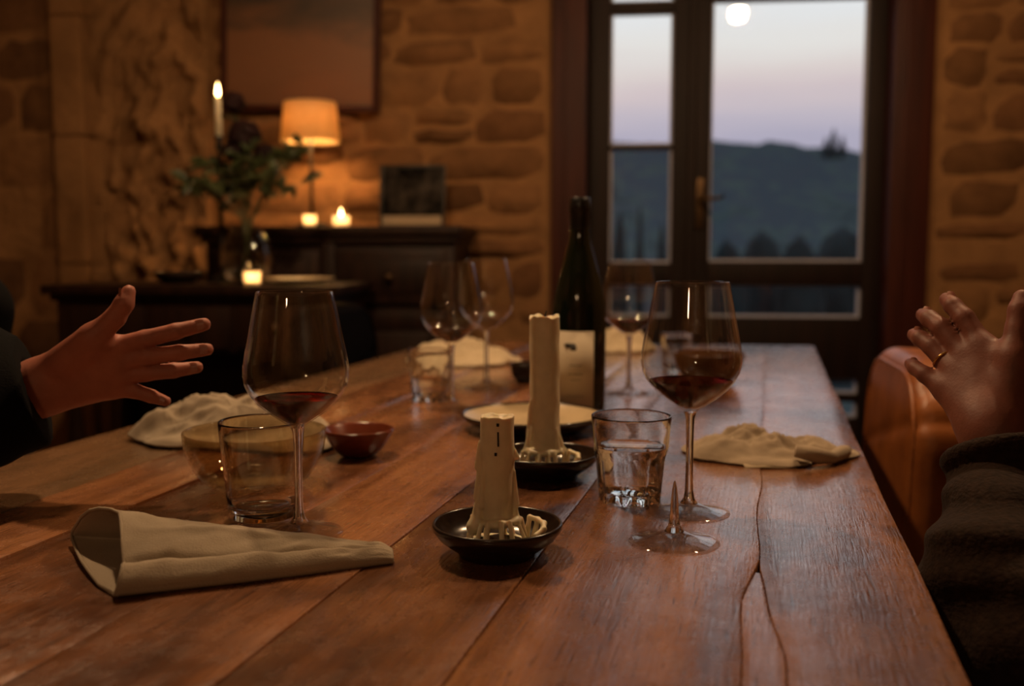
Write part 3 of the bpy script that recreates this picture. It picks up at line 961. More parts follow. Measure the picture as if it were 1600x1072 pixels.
def candle(name, loc, label, rc, top, seed, tall=False, h=.0011):
    r = random.Random(seed)
    t = thing(name, label, 'candle', loc)
    zb = .0056
    legs = []
    nleg = 13
    for k in range(nleg):
        a = 2 * math.pi * (k + r.uniform(-.25, .25)) / nleg
        ra = rc + r.uniform(.004, .008); rb_ = r.uniform(.024, .030)
        legs.append(((ra * math.cos(a), ra * math.sin(a), zb + .026 + r.uniform(-.003, .003)), (rb_ * math.cos(a), rb_ * math.sin(a), zb + .005), r.uniform(.0014, .0026)))
    drips = []
    for k in range(11 if not tall else 8):
        a = r.uniform(-.7, .7) + (math.pi if k % 2 == 0 else 0)
        z1 = r.uniform(.045, top * .72); z0 = r.uniform(.028, z1 - .012)
        rr = rc - .0002
        drips.append(((rr * math.cos(a), rr * math.sin(a), z1), ((rr + .0025) * math.cos(a), (rr + .0025) * math.sin(a), z0), r.uniform(.0012, .0020), r.uniform(.0016, .0028)))
    if not tall:   # thick run of wax on the left flank, curtain on the right
        for z1, z0, a, r0, r1 in ((.100, .078, 3.25, .0020, .0028), (.084, .052, 3.3, .0020, .0034), (.060, .034, 3.45, .0028, .0048), (.042, .027, 3.5, .004, .0072),
                                  (.075, .045, -.12, .0015, .0026), (.050, .032, -.2, .0018, .0030), (.093, .087, -.1, .0022, .0026)):
            drips.append(((rc * math.cos(a), rc * math.sin(a), z1), ((rc + r1 * .9) * math.cos(a), (rc + r1 * .9) * math.sin(a), z0), r0, r1))
        wall_pts = [(.30, .030, .031), (.12, .036, .030), (-.1, .041, .029), (-.35, .043, .027), (-.6, .040, .023)]
    else:
        for z1, z0, a, r0, r1 in ((.055, .030, 3.3, .002, .0042), (.050, .030, -.15, .002, .0042), (.085, .05, 3.2, .0012, .002)):
            drips.append(((rc * math.cos(a), rc * math.sin(a), z1), ((rc + r1 * .9) * math.cos(a), (rc + r1 * .9) * math.sin(a), z0), r0, r1))
        wall_pts = [(.35, .032, .028), (.0, .040, .026), (-.3, .042, .024)]
    def fn(p):
        rad = np.hypot(p[:, 0], p[:, 1]); a = np.arctan2(p[:, 1], p[:, 0])
        lump = .0006 * np.sin(a * 3 + p[:, 2] * 90) * np.sin(p[:, 2] * 55)
        taper = rc * (1 + .07 * np.clip((.06 - p[:, 2]) / .06, 0, 1))
        ztop = top + (.0012 * np.sin(a * 3 + 1) + .0008 * np.sin(a * 7)) * (1.2 if tall else .5)
        d = np.maximum(rad - taper + lump, np.maximum(p[:, 2] - ztop, zb + .021 - p[:, 2]))
        # melted hollow round the wick
        d = np.maximum(d, -(np.sqrt((rad * (1.0)) ** 2 + (1.3 * (p[:, 2] - top - .004)) ** 2) - rc * .72))
        if tall:
            d = np.maximum(d, -cone(p, (0, -rc * 1.1, top + .004), (0, 0, top - .002), .0028, .004))
        # collar
        q = np.stack([rad - (rc + .003), p[:, 2] - (zb + .026)], 1)
        col = np.linalg.norm(q, axis=1) - (.0034 + .0010 * np.sin(a * 5 + seed))
        d = smin(d, col, .0025)
        pool = np.maximum(np.abs(p[:, 2] - (zb + .0025)) - .0022, np.abs(rad - .0285) - (.0035 + .0018 * np.sin(a * 3 + 1) + .0012 * np.sin(a * 7)))
        for A, B_, w in legs: d = smin(d, cone(p, A, B_, w, w * 1.15), .0012)
        for A, B_, r0, r1 in drips: d = smin(d, cone(p, A, B_, r0, r1), .0012)
        pts = [((rr * math.cos(aa), rr * math.sin(aa), zz)) for aa, rr, zz in wall_pts]
        for A, B_ in zip(pts, pts[1:]): d = smin(d, cone(p, A, B_, .0022, .0022), .002)
        for (x, y, z) in pts: d = smin(d, cone(p, (x, y, z), (x * .9, y * .9, zb + .008), .002, .003), .002)
        d = smin(d, pool, .0018)
        return d
    e = .050
    sdf_mesh('wax', fn, (-e, -e, zb - .002), (e, e, top + .008), h, M['wax'], t)
    if tall:
        tube('wick', [(0, -.001, top - .006), (.0005, -.001, top + .001), (.002, -.003, top + .006)], [.0012, .0011, .0008], M['wick'], t, 7)
    else:
        y = -rc - .0002
        for nm, pts, rr in (('wick_mark', [(.0008, y - .0002, top - .007), (.0008, y - .0002, top - .0045)], .0012),
                            ('wick_mark', [(.0012, y, top - .0245), (.0010, y, top - .012)], .00075),
                            ('wick_mark', [(-.0012, y - .0002, top - .0325), (-.0010, y - .0002, top - .030)], .0011)):
            tube(nm, pts, rr, M['wick'], t, 8)
    return t
candle('candle', D1, 'short unlit ivory candle with slit side, nearest in the middle', .0147, .1235, 3)
candle('candle', D2 + Vector((-.002, 0, 0)), 'tall unlit ivory candle in front of the wine bottle', .0176, .190, 8, True)

# wine bottle
def bottle():
    loc = onz(904, 646)
    t = thing('wine_bottle', 'dark green wine bottle with cream label behind the tall candle', 'bottle', loc)
    prof = [(1e-7, .006), (.024, .005), (.036, .0), (.0418, .003), (.0432, .012), (.0432, .165), (.0425, .178), (.0400, .195), (.0360, .213), (.0300, .235), (.0240, .256),
            (.0192, .274), (.0166, .288), (.0158, .300), (.0155, .325)]
    lathe('glass_body', prof + [(.0155, .335), (1e-7, .335)], M['bottle'], t, 64)
    lathe('capsule', [(.0160, .300), (.0161, .326), (.0174, .328), (.0176, .340), (.0166, .343), (.0166, .349), (.0140, .3505), (1e-7, .3505)], M['foil'], t, 40)
    # label wrapped round the front, turned a little to the left
    def wrap(nm, a0, a1, z0, z1, rad, m, par, n=26):
        bm = bmesh.new(); P = []
        for i in range(n + 1):
            a = a0 + (a1 - a0) * i / n
            P.append([bm.verts.new((math.sin(a) * (rad + o), -math.cos(a) * (rad + o), z)) for o in (0, .0004) for z in (z0, z1)])
        for A, B_ in zip(P, P[1:]):
            bm.faces.new((A[2], B_[2], B_[3], A[3])); bm.faces.new((A[0], A[1], B_[1], B_[0]))
            bm.faces.new((A[1], A[3], B_[3], B_[1])); bm.faces.new((A[0], B_[0], B_[2], A[2]))
        bm.faces.new((P[0][0], P[0][2], P[0][3], P[0][1])); bm.faces.new((P[-1][0], P[-1][1], P[-1][3], P[-1][2]))
        return from_bm(nm, bm, m, par)
    lab = wrap('label', -1.15, .50, .016, .138, .0434, M['paper'], t)
    r = .0440
    cz = .115
    wrap('emblem', -.55, -.20, cz - .004, cz + .004, r, M['ink'], lab, 8)
    wrap('emblem', -.38, -.16, cz - .0075, cz + .001, r + .0002, M['ink'], lab, 6)
    wrap('emblem', -.62, -.46, cz - .001, cz + .003, r + .0002, M['ink'], lab, 6)
    def text(a0, a1, z, hgt, seed):
        q = random.Random(seed); a = a0
        while a < a1:
            w = q.uniform(.02, .05)
            wrap('print', a, min(a1, a + w), z, z + hgt * q.uniform(.7, 1), r, M['ink'], lab, 2)
            a += w + q.uniform(.012, .03)
    text(-.40, .02, .083, .0020, 1); text(-.46, .08, .069, .0016, 2); text(-.36, 0, .060, .0012, 3); text(-.5, .12, .034, .0010, 4)
bottle()

# pottery and glass bowls
bowl('small_bowl', 560, 711, 'small red clay bowl right of the big glass bowl', 'bowl', [(.020, 0), (.024, .002), (.030, .008), (.039, .020), (.0455, .031), (.0470, .034)], .004, M['red_clay'])
GB = onz(396, 762)
bowl('glass_bowl', 0, 0, 'large amber tinted glass bowl behind the plain tumbler', 'bowl',
     [(.044, 0), (.050, .002), (.060, .010), (.070, .024), (.0765, .040), (.0790, .054), (.0795, .063)], .0025, M['amber'], loc=GB + Vector((0, .012, 0)))
PL = onz(832, 672)
bowl('platter', 0, 0, 'wide shallow cream stoneware plate behind the tall candle', 'plate', [(.060, 0), (.066, .002), (.085, .009), (.101, .018), (.1065, .0245)], .004, M['black_glaze'], M['cream_clay'], 64, loc=PL)
bowl('side_bowl', 1107, 600, 'brown glazed bowl behind the near right wine glass', 'bowl', [(.034, 0), (.038, .002), (.052, .014), (.064, .034), (.070, .056), (.0715, .062)], .004, M['brown_clay'])
bowl('dark_cup', 826, 596, 'small dark cup behind the tall candle', 'cup', [(.022, 0), (.026, .002), (.034, .012), (.038, .030), (.039, .036)], .003, M['black_glaze'])

# ================================================================== NAPKINS
def rolled_napkin():
    """napkin pulled through itself: a flattened open roll, wide open end at left, tapering to the right"""
    loc = Vector((-.23, .80, TZ))
    t = thing('napkin', 'grey linen napkin rolled to a point, nearest on the left', 'napkin', loc)
    A0 = onz(178, 938); A1 = onz(615, 882)          # near lower edge, left and right
    B0 = onz(196, 852) ; B1 = onz(612, 868)         # far lower edge
    NU, NV = 150, 150
    keys = [0, .35, .7, 1.0]
    KP = np.array([
        [(.07, 0), (.00, .008), (.03, .018), (.10, .0245), (.160, .0170), (.24, .0280), (.45, .0385), (.64, .0440), (.82, .036), (.97, .012), (.98, .0005), (.5, .0003)],
        [(.08, 0), (.00, .007), (.03, .016), (.12, .0225), (.185, .0085), (.25, .0205), (.46, .0290), (.62, .0320), (.82, .025), (.97, .009), (.98, .0005), (.5, .0003)],
        [(.08, 0), (.00, .006), (.04, .013), (.15, .0175), (.24, .0115), (.33, .0180), (.50, .0210), (.62, .0205), (.82, .0155), (.97, .006), (.98, .0005), (.5, .0003)],
        [(.10, 0), (.00, .005), (.05, .009), (.20, .0120), (.33, .0122), (.45, .0125), (.55, .0125), (.65, .0120), (.82, .009), (.97, .004), (.98, .0005), (.5, .0003)]])
    def loop(u):
        k = min(2, int(np.searchsorted(keys, u, 'right')) - 1); f_ = (u - keys[k]) / (keys[k + 1] - keys[k])
        P = KP[k] * (1 - f_) + KP[k + 1] * f_
        P[4, 0] += .022 * math.sin(u * 9 + .4) * (1 - u); P[5, 0] += .014 * math.sin(u * 9 + .4) * (1 - u)
        n = len(P); out = []
        for j in range(NV):
            t_ = j / NV * n; a = int(t_); f = t_ - a
            p0, p1, p2, p3 = P[(a - 1) % n], P[a % n], P[(a + 1) % n], P[(a + 2) % n]
            out.append(.5 * ((2 * p1) + (p2 - p0) * f + (2 * p0 - 5 * p1 + 4 * p2 - p3) * f * f + (3 * p1 - p0 - 3 * p2 + p3) * f ** 3))
        return out
    V = []
    for i in range(NU + 1):
        u = i / NU
        row = []
        near = A0.lerp(A1, u); farp = B0.lerp(B1, u)
        near = near + Vector((0, -.005 * math.sin(u * math.pi), 0))
        out = (1 - u) ** 7
        for j, (x, zz) in enumerate(loop(u)):
            sidx = j / NV * 12
            if 1 < sidx < 9.5:
                w = min(1, sidx - 1, 9.5 - sidx)
                zz += w * (.0034 * mnoise.noise(Vector((u * 5, x * 3 - u * 2.5, 2))) + .0015 * mnoise.noise(Vector((u * 13, x * 9 - u * 6, 8))))
                zz += w * .0022 * math.exp(-((x - .40 - .10 * math.sin(u * 3.3)) / .035) ** 2) * math.sin(min(1, u * 1.3) * math.pi)
            if sidx > 7:
                q_ = (sidx - 7) / 5
                w_ = max(0, math.sin(math.pi * q_ ** 1.1)) ** .8
                off_ = -.048 * out * w_ * (1 - .25 * max(0, (q_ - .6) / .4))
                zz += .004 * out * w_
            else:
                off_ = .008 * out * math.sin(math.pi * sidx / 7)
            p = near.lerp(farp, x) + Vector((off_, 0, 0))
            if u > .93: zz *= 1 - ((u - .93) / .07) ** 2 * .45
            row.append((p.x - loc.x, p.y - loc.y, max(.0008, zz + .0008)))
        V.append(row)
    verts = [c for r_ in V for c in r_]
    Q = []
    for i in range(NU):
        for j in range(NV):
            j2 = (j + 1) % NV
            Q.append((i * NV + j, (i + 1) * NV + j, (i + 1) * NV + j2, i * NV + j2))
    o = from_np('cloth', verts, Q, M['linen'], t)
    md = o.modifiers.new('thick', 'SOLIDIFY'); md.thickness = .0016; md.offset = 0
    # rolled hem along the open mouth
    hem = [Vector(V[0][j]) + Vector((-.0006, 0, .0004)) for j in range(0, NV, 5)]
    tube('hem', hem + [hem[0]], .0015, M['linen'], t, 6)
    # inner fold showing in the mouth
    bm = bmesh.new(); rows = []
    for i in range(14):
        u = i / 13
        rw = []
        for j in range(10):
            v = j / 9
            p = A0.lerp(B0, .30 + .45 * v) - loc
            rw.append(bm.verts.new((p.x + .006 + .10 * u, p.y + .006 * u, .005 + (.016 * math.sin(math.pi * v) ** .7) * (1 - .3 * u))))
        rows.append(rw)
    for a, c in zip(rows, rows[1:]):
        for k in range(9): bm.faces.new((a[k], a[k + 1], c[k + 1], c[k]))
    o = from_bm('inner_fold', bm, M['linen'], t)
    md = o.modifiers.new('thick', 'SOLIDIFY'); md.thickness = .0014
    # the corner of cloth lying under the point
    c0 = onz(545, 888) - loc; c1 = onz(616, 880) - loc
    bm = bmesh.new()
    vs = [(c0.x, c0.y, .0004), (c1.x, c1.y, .0004), (c1.x - .005, c1.y + .012, .0004), (c0.x, c0.y + .02, .0004)]
    b = [bm.verts.new(v) for v in vs]; tt = [bm.verts.new((v[0], v[1], .0022)) for v in vs]
    bm.faces.new(b[::-1]); bm.faces.new(tt)
    for k in range(4): bm.faces.new((b[k], b[(k + 1) % 4], tt[(k + 1) % 4], tt[k]))
    from_bm('corner', bm, M['linen_pale'], t)
rolled_napkin()

def heap_napkin(label, loc, rx, ry, hgt, m, seed, rot=0.0, lobes=(), folds=9, nseg=96, nr=34):
    """a dropped, loosely bundled napkin: rounded folds standing over a tucked-under edge, with a loose hem flap"""
    t = thing('napkin', label, 'napkin', loc, rot, 'napkins on the table')
    q = random.Random(seed)
    ph = [q.uniform(0, 6.28) for _ in range(6)]
    verts = []; Q = []
    def outline(a):
        return 1 + .10 * math.sin(2 * a + ph[0]) + .08 * math.sin(3 * a + ph[1]) + .05 * math.sin(5 * a + ph[2]) + .025 * math.sin(9 * a + ph[3])
    def top(x, y):
        z = 0
        for (lx, ly, lw, lh) in lobes: z = max(z, lh * math.exp(-(((x - lx) / lw) ** 2 + ((y - ly) / (lw * .8)) ** 2)))
        w = Vector((x * 2.2 + seed, y * 2.6, 0))
        a = mnoise.noise(w * 1.2)
        rid = 1 - abs(mnoise.noise(Vector((x * 2.6 + a, y * 4.4 + a * .8, seed + 3.0)))) * 2.1
        rid2 = 1 - abs(mnoise.noise(Vector((x * 5.5 - a, y * 6.4, seed + 9.0)))) * 2.0
        return max(.28, z) * (.72 + .30 * rid + .13 * rid2)
    for j in range(nr + 1):
        s = j / nr
        for i in range(nseg):
            a = 2 * math.pi * i / nseg
            o_ = outline(a)
            if s < .72:
                k = s / .72; r = k * o_
                x, y = r * math.cos(a), r * math.sin(a)
                edge = max(0.0, 1 - k ** 3.0) ** .5
                z = top(x, y) * (.40 + .60 * edge)
            else:
                k = (s - .72) / .28
                r0 = o_ * (1 + .05 * math.sin(math.pi * k) - .16 * k * k)
                x, y = r0 * math.cos(a), r0 * math.sin(a)
                xe, ye = o_ * math.cos(a), o_ * math.sin(a)
                z = top(xe, ye) * .40 * (1 - k) ** 1.3
            verts.append((x * rx, y * ry, max(.0008, z * hgt + .0008)))
    for j in range(nr):
        for i in range(nseg):
            i2 = (i + 1) % nseg
            Q.append((j * nseg + i, j * nseg + i2, (j + 1) * nseg + i2, (j + 1) * nseg + i))
    from_np('cloth', verts, Q, m, t)
    return t
n1 = heap_napkin('rumpled brown linen napkin near the right table edge', onz(1196, 712), .100, .078, .036, M['linen_brown'], 4, 0,
            lobes=((-.25, .2, .75, 1.0), (.55, -.1, .5, .72), (-.6, -.3, .5, .8), (.1, -.3, .5, .9)))
def flap(t, pts, m, wdt):
    bm = bmesh.new(); top = []; 
    n = len(pts)
    for k, p in enumerate(pts):
        for j in range(5):
            v = j / 4
            top.append(bm.verts.new((p[0] + wdt[0] * v, p[1] + wdt[1] * v, p[2] + wdt[2] * v + .002 * math.sin(k * 1.3 + j))))
    for k in range(n - 1):
        for j in range(4):
            bm.faces.new((top[k * 5 + j], top[k * 5 + j + 1], top[(k + 1) * 5 + j + 1], top[(k + 1) * 5 + j]))
    o = from_bm('flap', bm, m, t)
    md = o.modifiers.new('thick', 'SOLIDIFY'); md.thickness = .0016
    return o
# loose rolled edge and pale hem of the right napkin
tube('rolled_edge', [(.020, -.066, .020), (.045, -.070, .015), (.068, -.058, .010), (.088, -.036, .012), (.102, -.012, .010)], [.008, .010, .0075, .009, .006], M['linen_brown'], n1, 12)
flap(n1, [(-.045, -.078, .0012), (-.02, -.081, .0012), (.0, -.081, .0012), (.02, -.077, .0012)], M['linen_pale'], (0, .03, .006))
heap_napkin('big grey linen napkin bunched beyond the amber glass bowl', onz(372, 690), .145, .085, .062, M['linen'], 11, R(-8),
            lobes=((-.35, .2, .8, .95), (.3, .3, .8, 1.0), (-.75, -.1, .4, .8), (.75, 0, .4, .7)))
heap_napkin('pale crumpled napkin at the far left behind the wine glasses', onz(722, 568), .130, .085, .058, M['linen_pale'], 15, R(-5),
            lobes=((-.5, 0, .6, .9), (.1, .1, .7, 1.0), (.7, -.1, .4, .75)))
heap_napkin('yellowish folded napkin at the far end behind the bottle', onz(975, 549), .085, .055, .062, M['linen_pale'], 23, 0,
            lobes=((-.3, .2, .7, 1.0), (.4, 0, .6, .85)))

# ================================================================== CHAIRS
def chair(loc, rotz, label, m, ht=.84):
    t = thing('dining_chair', label, 'chair', loc, rotz, 'upholstered chairs round the table')
    # backrest: rounded upholstered slab, front face at x = 0, leaning back slightly
    def back(p):
        q = p.copy(); q[:, 0] = q[:, 0] - (.03 * (p[:, 2] - .44))
        hx, hy, hz = .045, .225, (ht - .40) / 2
        c = np.array([.052, 0, .40 + hz])
        d = np.abs(q - c) - np.array([hx, hy, hz])
        # arched top corners
        r2 = .14
        dy = d[:, 1:] + r2
        d2 = np.linalg.norm(np.maximum(dy, 0), axis=1) + np.minimum(np.maximum(dy[:, 0], dy[:, 1]), 0) - r2
        rr = .03
        w = np.stack([d[:, 0] + rr, d2 + rr], 1)
        dd = np.linalg.norm(np.maximum(w, 0), axis=1) + np.minimum(np.maximum(w[:, 0], w[:, 1]), 0) - rr
        # sagging creases in the leather and a stuffed centre
        dd = dd - .006 * np.exp(-((q[:, 1] / .15) ** 2 + ((q[:, 2] - .66) / .13) ** 2)) * (q[:, 0] < .05)
        dd = dd + .0045 * np.exp(-((q[:, 2] - .70 + .25 * q[:, 1]) / .012) ** 2) + .003 * np.exp(-((np.abs(q[:, 1]) - .18) / .010) ** 2)
        return dd.astype(np.float32)
    sdf_mesh('backrest', back, (-.06, -.26, .36), (.19, .26, ht + .04), .007, m, t, margin=.01)
    def seat(p):
        d = np.abs(p - np.array([-.21, 0, .425])) - np.array([.235, .235, .05])
        rr = .035
        w = d + rr
        return (np.linalg.norm(np.maximum(w, 0), axis=1) + np.minimum(w.max(1), 0) - rr - .010 * np.exp(-((p[:, 0] + .21) ** 2 + p[:, 1] ** 2) / .03)).astype(np.float32)
    sdf_mesh('seat', seat, (-.48, -.27, .35), (.06, .27, .52), .010, m, t)
    # piped seam round the front of the back
    pts = []
    rc = .115
    path = [(-.205, .46), (-.205, .60)]
    path += [(-.205 + rc - rc * math.cos(k * math.pi / 16), ht - .022 - rc + rc * math.sin(k * math.pi / 16)) for k in range(9)]
    path += [(-y_, z_) for y_, z_ in reversed(path)]
    for yy, zz in path:
        pts.append((.009 + .03 * (zz - .44), yy, zz))
    tube('piping', pts, .0042, m, t, 6)
    for sx, sy in ((-.40, .19), (-.40, -.19), (.06, .19), (.06, -.19)):
        tube('leg', [(sx + (.03 if sx > 0 else -.01), sy, 0), (sx, sy, .39)], [.015, .022], M['dark_wood'], t, 10)
    return t
CH = chair((.640, 1.722, 0), R(-10), 'cognac leather chair pushed in at the right table edge', M['leather'])
chair((-.395, 2.50, 0), R(180 - 12), 'black upholstered chair at the far left of the table', M['black_leather'], .88)
c3 = dup(CH, (.985, .86, 0), R(-12), 'cognac leather chair under the person in brown wool at right')
c4 = dup(CH, (-1.21, 1.20, 0), R(180 - 12), 'cognac leather chair under the person in black at left')

# ================================================================== SIDEBOARDS AND WHAT STANDS ON THEM
WM = Matrix.Translation(WALL_O) @ Matrix.Rotation(WALL_ROT, 4, 'Z')
def wpt(x, off, z):
    return WM @ Vector((x, -off, z))

CB_F = .42                       # front of the tall cabinet, metres from the wall
cbx0, cbx1 = wx(318, CB_F), wx(708, CB_F)
cbz = wz(510, 353, CB_F)
def tall_cabinet():
    base = wpt((cbx0 + cbx1) / 2, .215, 0)
    t = thing('cabinet', 'tall dark walnut cabinet under the table lamp', 'cabinet', base, WALL_ROT)
    w = (cbx1 - cbx0) / 2; d0, d1 = -.20, .19
    m = M['dark_wood']
    box('carcass', -w, w, d0 + .015, d1, .08, cbz - .035, m, t, .006)
    box('top', -w - .03, w + .03, d0 - .025, d1 + .005, cbz - .035, cbz, m, t, .010, 3)
    box('top_moulding', -w - .012, w + .012, d0 - .008, d1, cbz - .06, cbz - .034, m, t, .008)
    box('plinth', -w - .008, w + .008, d0, d1, 0, .085, m, t, .006)
    # centre post and two panelled doors
    box('post', -.025, .025, d0 - .004, d0 + .02, .09, cbz - .06, m, t, .005)
    for s in (-1, 1):
        x0, x1 = (-w + .03, -.03) if s < 0 else (.03, w - .03)
        dr = box('cabinet_door', x0, x1, d0 - .002, d0 + .018, .10, cbz - .30, m, t, .004)
        box('door_panel', x0 + .06, x1 - .06, d0 - .010, d0, .17, cbz - .37, m, dr, .008)
        for (a, b, c, e) in ((x0, x1, .10, .155), (x0, x1, cbz - .355, cbz - .30), (x0, x0 + .05, .155, cbz - .355), (x1 - .05, x1, .155, cbz - .355)):
            box('door_rail', a, b, d0 - .010, d0 + .001, c, e, m, dr, .004)
        kx = -.05 if s < 0 else .05
        lathe('knob', [(1e-7, .0), (.006, 0), (.006, .012), (.013, .018), (.012, .026), (1e-7, .028)], M['brass'], dr, 16).matrix_local = Matrix.Translation((kx, d0 - .008, cbz - .52)) @ Matrix.Rotation(math.pi / 2, 4, 'X')
        dw = box('drawer', x0, x1, d0 - .008, d0 + .016, cbz - .27, cbz - .085, m, t, .006)
        box('drawer_bead', x0 + .04, x1 - .04, d0 - .013, d0 - .006, cbz - .235, cbz - .12, m, dw, .005)
        lathe('knob', [(1e-7, .0), (.007, 0), (.007, .012), (.015, .018), (.014, .026), (1e-7, .028)], M['brass'], dw, 16).matrix_local = Matrix.Translation(((x0 + x1) / 2, d0 - .011, cbz - .178)) @ Matrix.Rotation(math.pi / 2, 4, 'X')
tall_cabinet()

CO_F = .92                       # front of the lower console
cox0, cox1 = wx(66, CO_F), wx(516, CO_F)
coz = wz(290, 446, CO_F)
def console():
    base = wpt((cox0 + cox1) / 2, .69, 0)
    t = thing('console_table', 'low dark wooden console with drawers left of the room', 'sideboard', base, WALL_ROT)
    w = (cox1 - cox0) / 2; d0, d1 = -.21, .22
    m = M['dark_wood']
    box('top', -w - .02, w + .02, d0 - .02, d1, coz - .030, coz, m, t, .008, 3)
    box('top_moulding', -w, w, d0, d1, coz - .05, coz - .029, m, t, .006)
    box('frieze', -w + .015, w - .015, d0 + .015, d1, coz - .21, coz - .049, m, t, .004)
    box('back_panel', -w + .02, w - .02, d1 - .03, d1 - .005, .10, coz - .20, m, t, .003)
    n = 3
    for k in range(n):
        a = -w + .05 + (2 * w - .1) * k / n + .012; b = -w + .05 + (2 * w - .1) * (k + 1) / n - .012
        dw = box('drawer', a, b, d0 + .002, d0 + .02, coz - .195, coz - .065, m, t, .006)
        lathe('knob', [(1e-7, .0), (.007, 0), (.007, .012), (.016, .018), (.015, .027), (1e-7, .029)], M['brass'], dw, 16).matrix_local = Matrix.Translation(((a + b) / 2, d0 + .003, coz - .13)) @ Matrix.Rotation(math.pi / 2, 4, 'X')
    box('shelf', -w + .02, w - .02, d0 + .02, d1 - .01, .12, .15, m, t, .004)
    for sx in (-w + .045, w - .045):
        for sy in (d0 + .045, d1 - .05):
            bm = bmesh.new()
            lathe_bm(bm, [(1e-7, 0), (.022, 0), (.03, .03), (.022, .07), (.03, .10), (.03, .16), (.020, .19), (.031, .36), (.02, .52), (.03, .56), (.03, coz - .20)], 14, c=(sx, sy, 0))
            from_bm('leg', bm, m, t)
console()

def flame(loc, label=None, s=1.0, watts=CANDLE_W, parent=None, name='flame'):
    prof = [(1e-7, 0), (.0030, .002), (.0052, .007), (.0056, .012), (.0044, .020), (.0024, .029), (.0008, .036), (1e-7, .038)]
    o = lathe(name, [(r * s, z * s) for r, z in prof], M['flame'], parent, 20, loc=loc)
    if watts: point_light('flame_light', (loc[0], loc[1], loc[2] + .018 * s), watts, .008, FLAME, parent)
    return o

def votive(px, off, zb, label, lit, r=.030, h=.05, watts=CANDLE_W):
    x = wx(px, off, 340)
    t = thing('votive_candle', label, 'candle', wpt(x, off, zb), WALL_ROT, 'small candles in glasses on the sideboards')
    lathe('glass_cup', [(1e-7, 0), (r * .85, 0), (r * .9, .003), (r, h), (r - .0015, h + .0006), (r - .003, h), (r * .9 - .003, .006), (1e-7, .006)], M['frost'], t, 32)
    lathe('wax', [(1e-7, .0065), (r * .9 - .0045, .0065), (r * .93 - .0045, h * .3), (r * .5, h * .28), (1e-7, h * .27)], M['wax'], t, 28)
    tube('wick', [(0, 0, h * .26), (.0006, 0, h * .26 + .008)], .0009, M['wick'], t, 6)
    if lit: flame((0, 0, h * .26 + .006), None, 1.5 if lit is True else lit, watts, t)
    return t
votive(533, .24, cbz, 'burning candle in a small glass between lamp and framed photo', 1.35, .031, .040, 2.6)
votive(484, .34, cbz, 'small low glass candle left of the burning one, by the lamp foot', .62, .024, .040, .35)
votive(392, .86, coz, 'small lit candle on the low console below the flowers', .62, .026, .040, .45)

def table_lamp():
    x = wx(486, .205, 260)
    zt = wz(486, 160, .205); zb = wz(486, 222, .205)
    t = thing('table_lamp', 'lit table lamp with cream drum shade on the tall cabinet', 'lamp', wpt(x, .205, cbz), WALL_ROT)
    h0, h1 = zb - cbz, zt - cbz
    lathe('base', [(1e-7, 0), (.062, 0), (.064, .006), (.055, .014), (.018, .022), (.010, .030), (1e-7, .030)], M['iron'], t, 40)
    lathe('pole', [(1e-7, .02), (.0065, .02), (.0065, h0 + .04), (1e-7, h0 + .04)], M['iron'], t, 12)
    r0, r1 = 46.5 / F * 3.6, 41 / F * 3.6
    lathe('lamp_shade', [(r0, h0), (r1, h1), (r1 - .002, h1), (r0 - .002, h0)], M['shade'], t, 56, close=True)
    lathe('added_shade_baffle', [(1e-7, h1 - .010), (r1 - .003, h1 - .010), (r1 - .003, h1 - .008), (1e-7, h1 - .008)], M['shade'], t, 40)  # added disc that keeps the bulb's light off the canvas above
    bm = bmesh.new()
    for k in range(3):
        a = k * 2 * math.pi / 3
        tube_bm(bm, [(0, 0, h1 - .03), (math.cos(a) * (r1 - .001), math.sin(a) * (r1 - .001), h1 - .012)], .002, 6)
    tube_bm(bm, [(0, 0, h0 + .04), (0, 0, h1 - .03)], .003, 6)
    from_bm('shade_carrier', bm, M['iron'], t)
    zc = h0 + (h1 - h0) * .48
    lathe('bulb', [(1e-7, zc - .035), (.012, zc - .03), (.024, zc), (.020, zc + .016), (1e-7, zc + .026)], M['lampbulb'], t, 24)
table_lamp()

def painting():
    off = .06
    x0, z0 = wl(346, 176, off); x1, _ = wl(592, 176, off)
    w = x1 - x0; h = .98
    t = thing('painting', 'large brown landscape painting in thin red wood frame', 'painting', wpt((x0 + x1) / 2, .038, z0), WALL_ROT)
    t.rotation_euler = (0, R(1.6), WALL_ROT)
    box('canvas', -w / 2 + .012, w / 2 - .012, -.022, -.004, .012, h - .012, M['canvas'], t, .002)
    fw = .022
    for q in ((-w / 2, -w / 2 + fw, 0, h), (w / 2 - fw, w / 2, 0, h), (-w / 2 + fw, w / 2 - fw, 0, fw), (-w / 2 + fw, w / 2 - fw, h - fw, h)):
        box('frame_bar', q[0], q[1], -.036, -.002, q[2], q[3], M['red_wood'], t, .004)
painting()

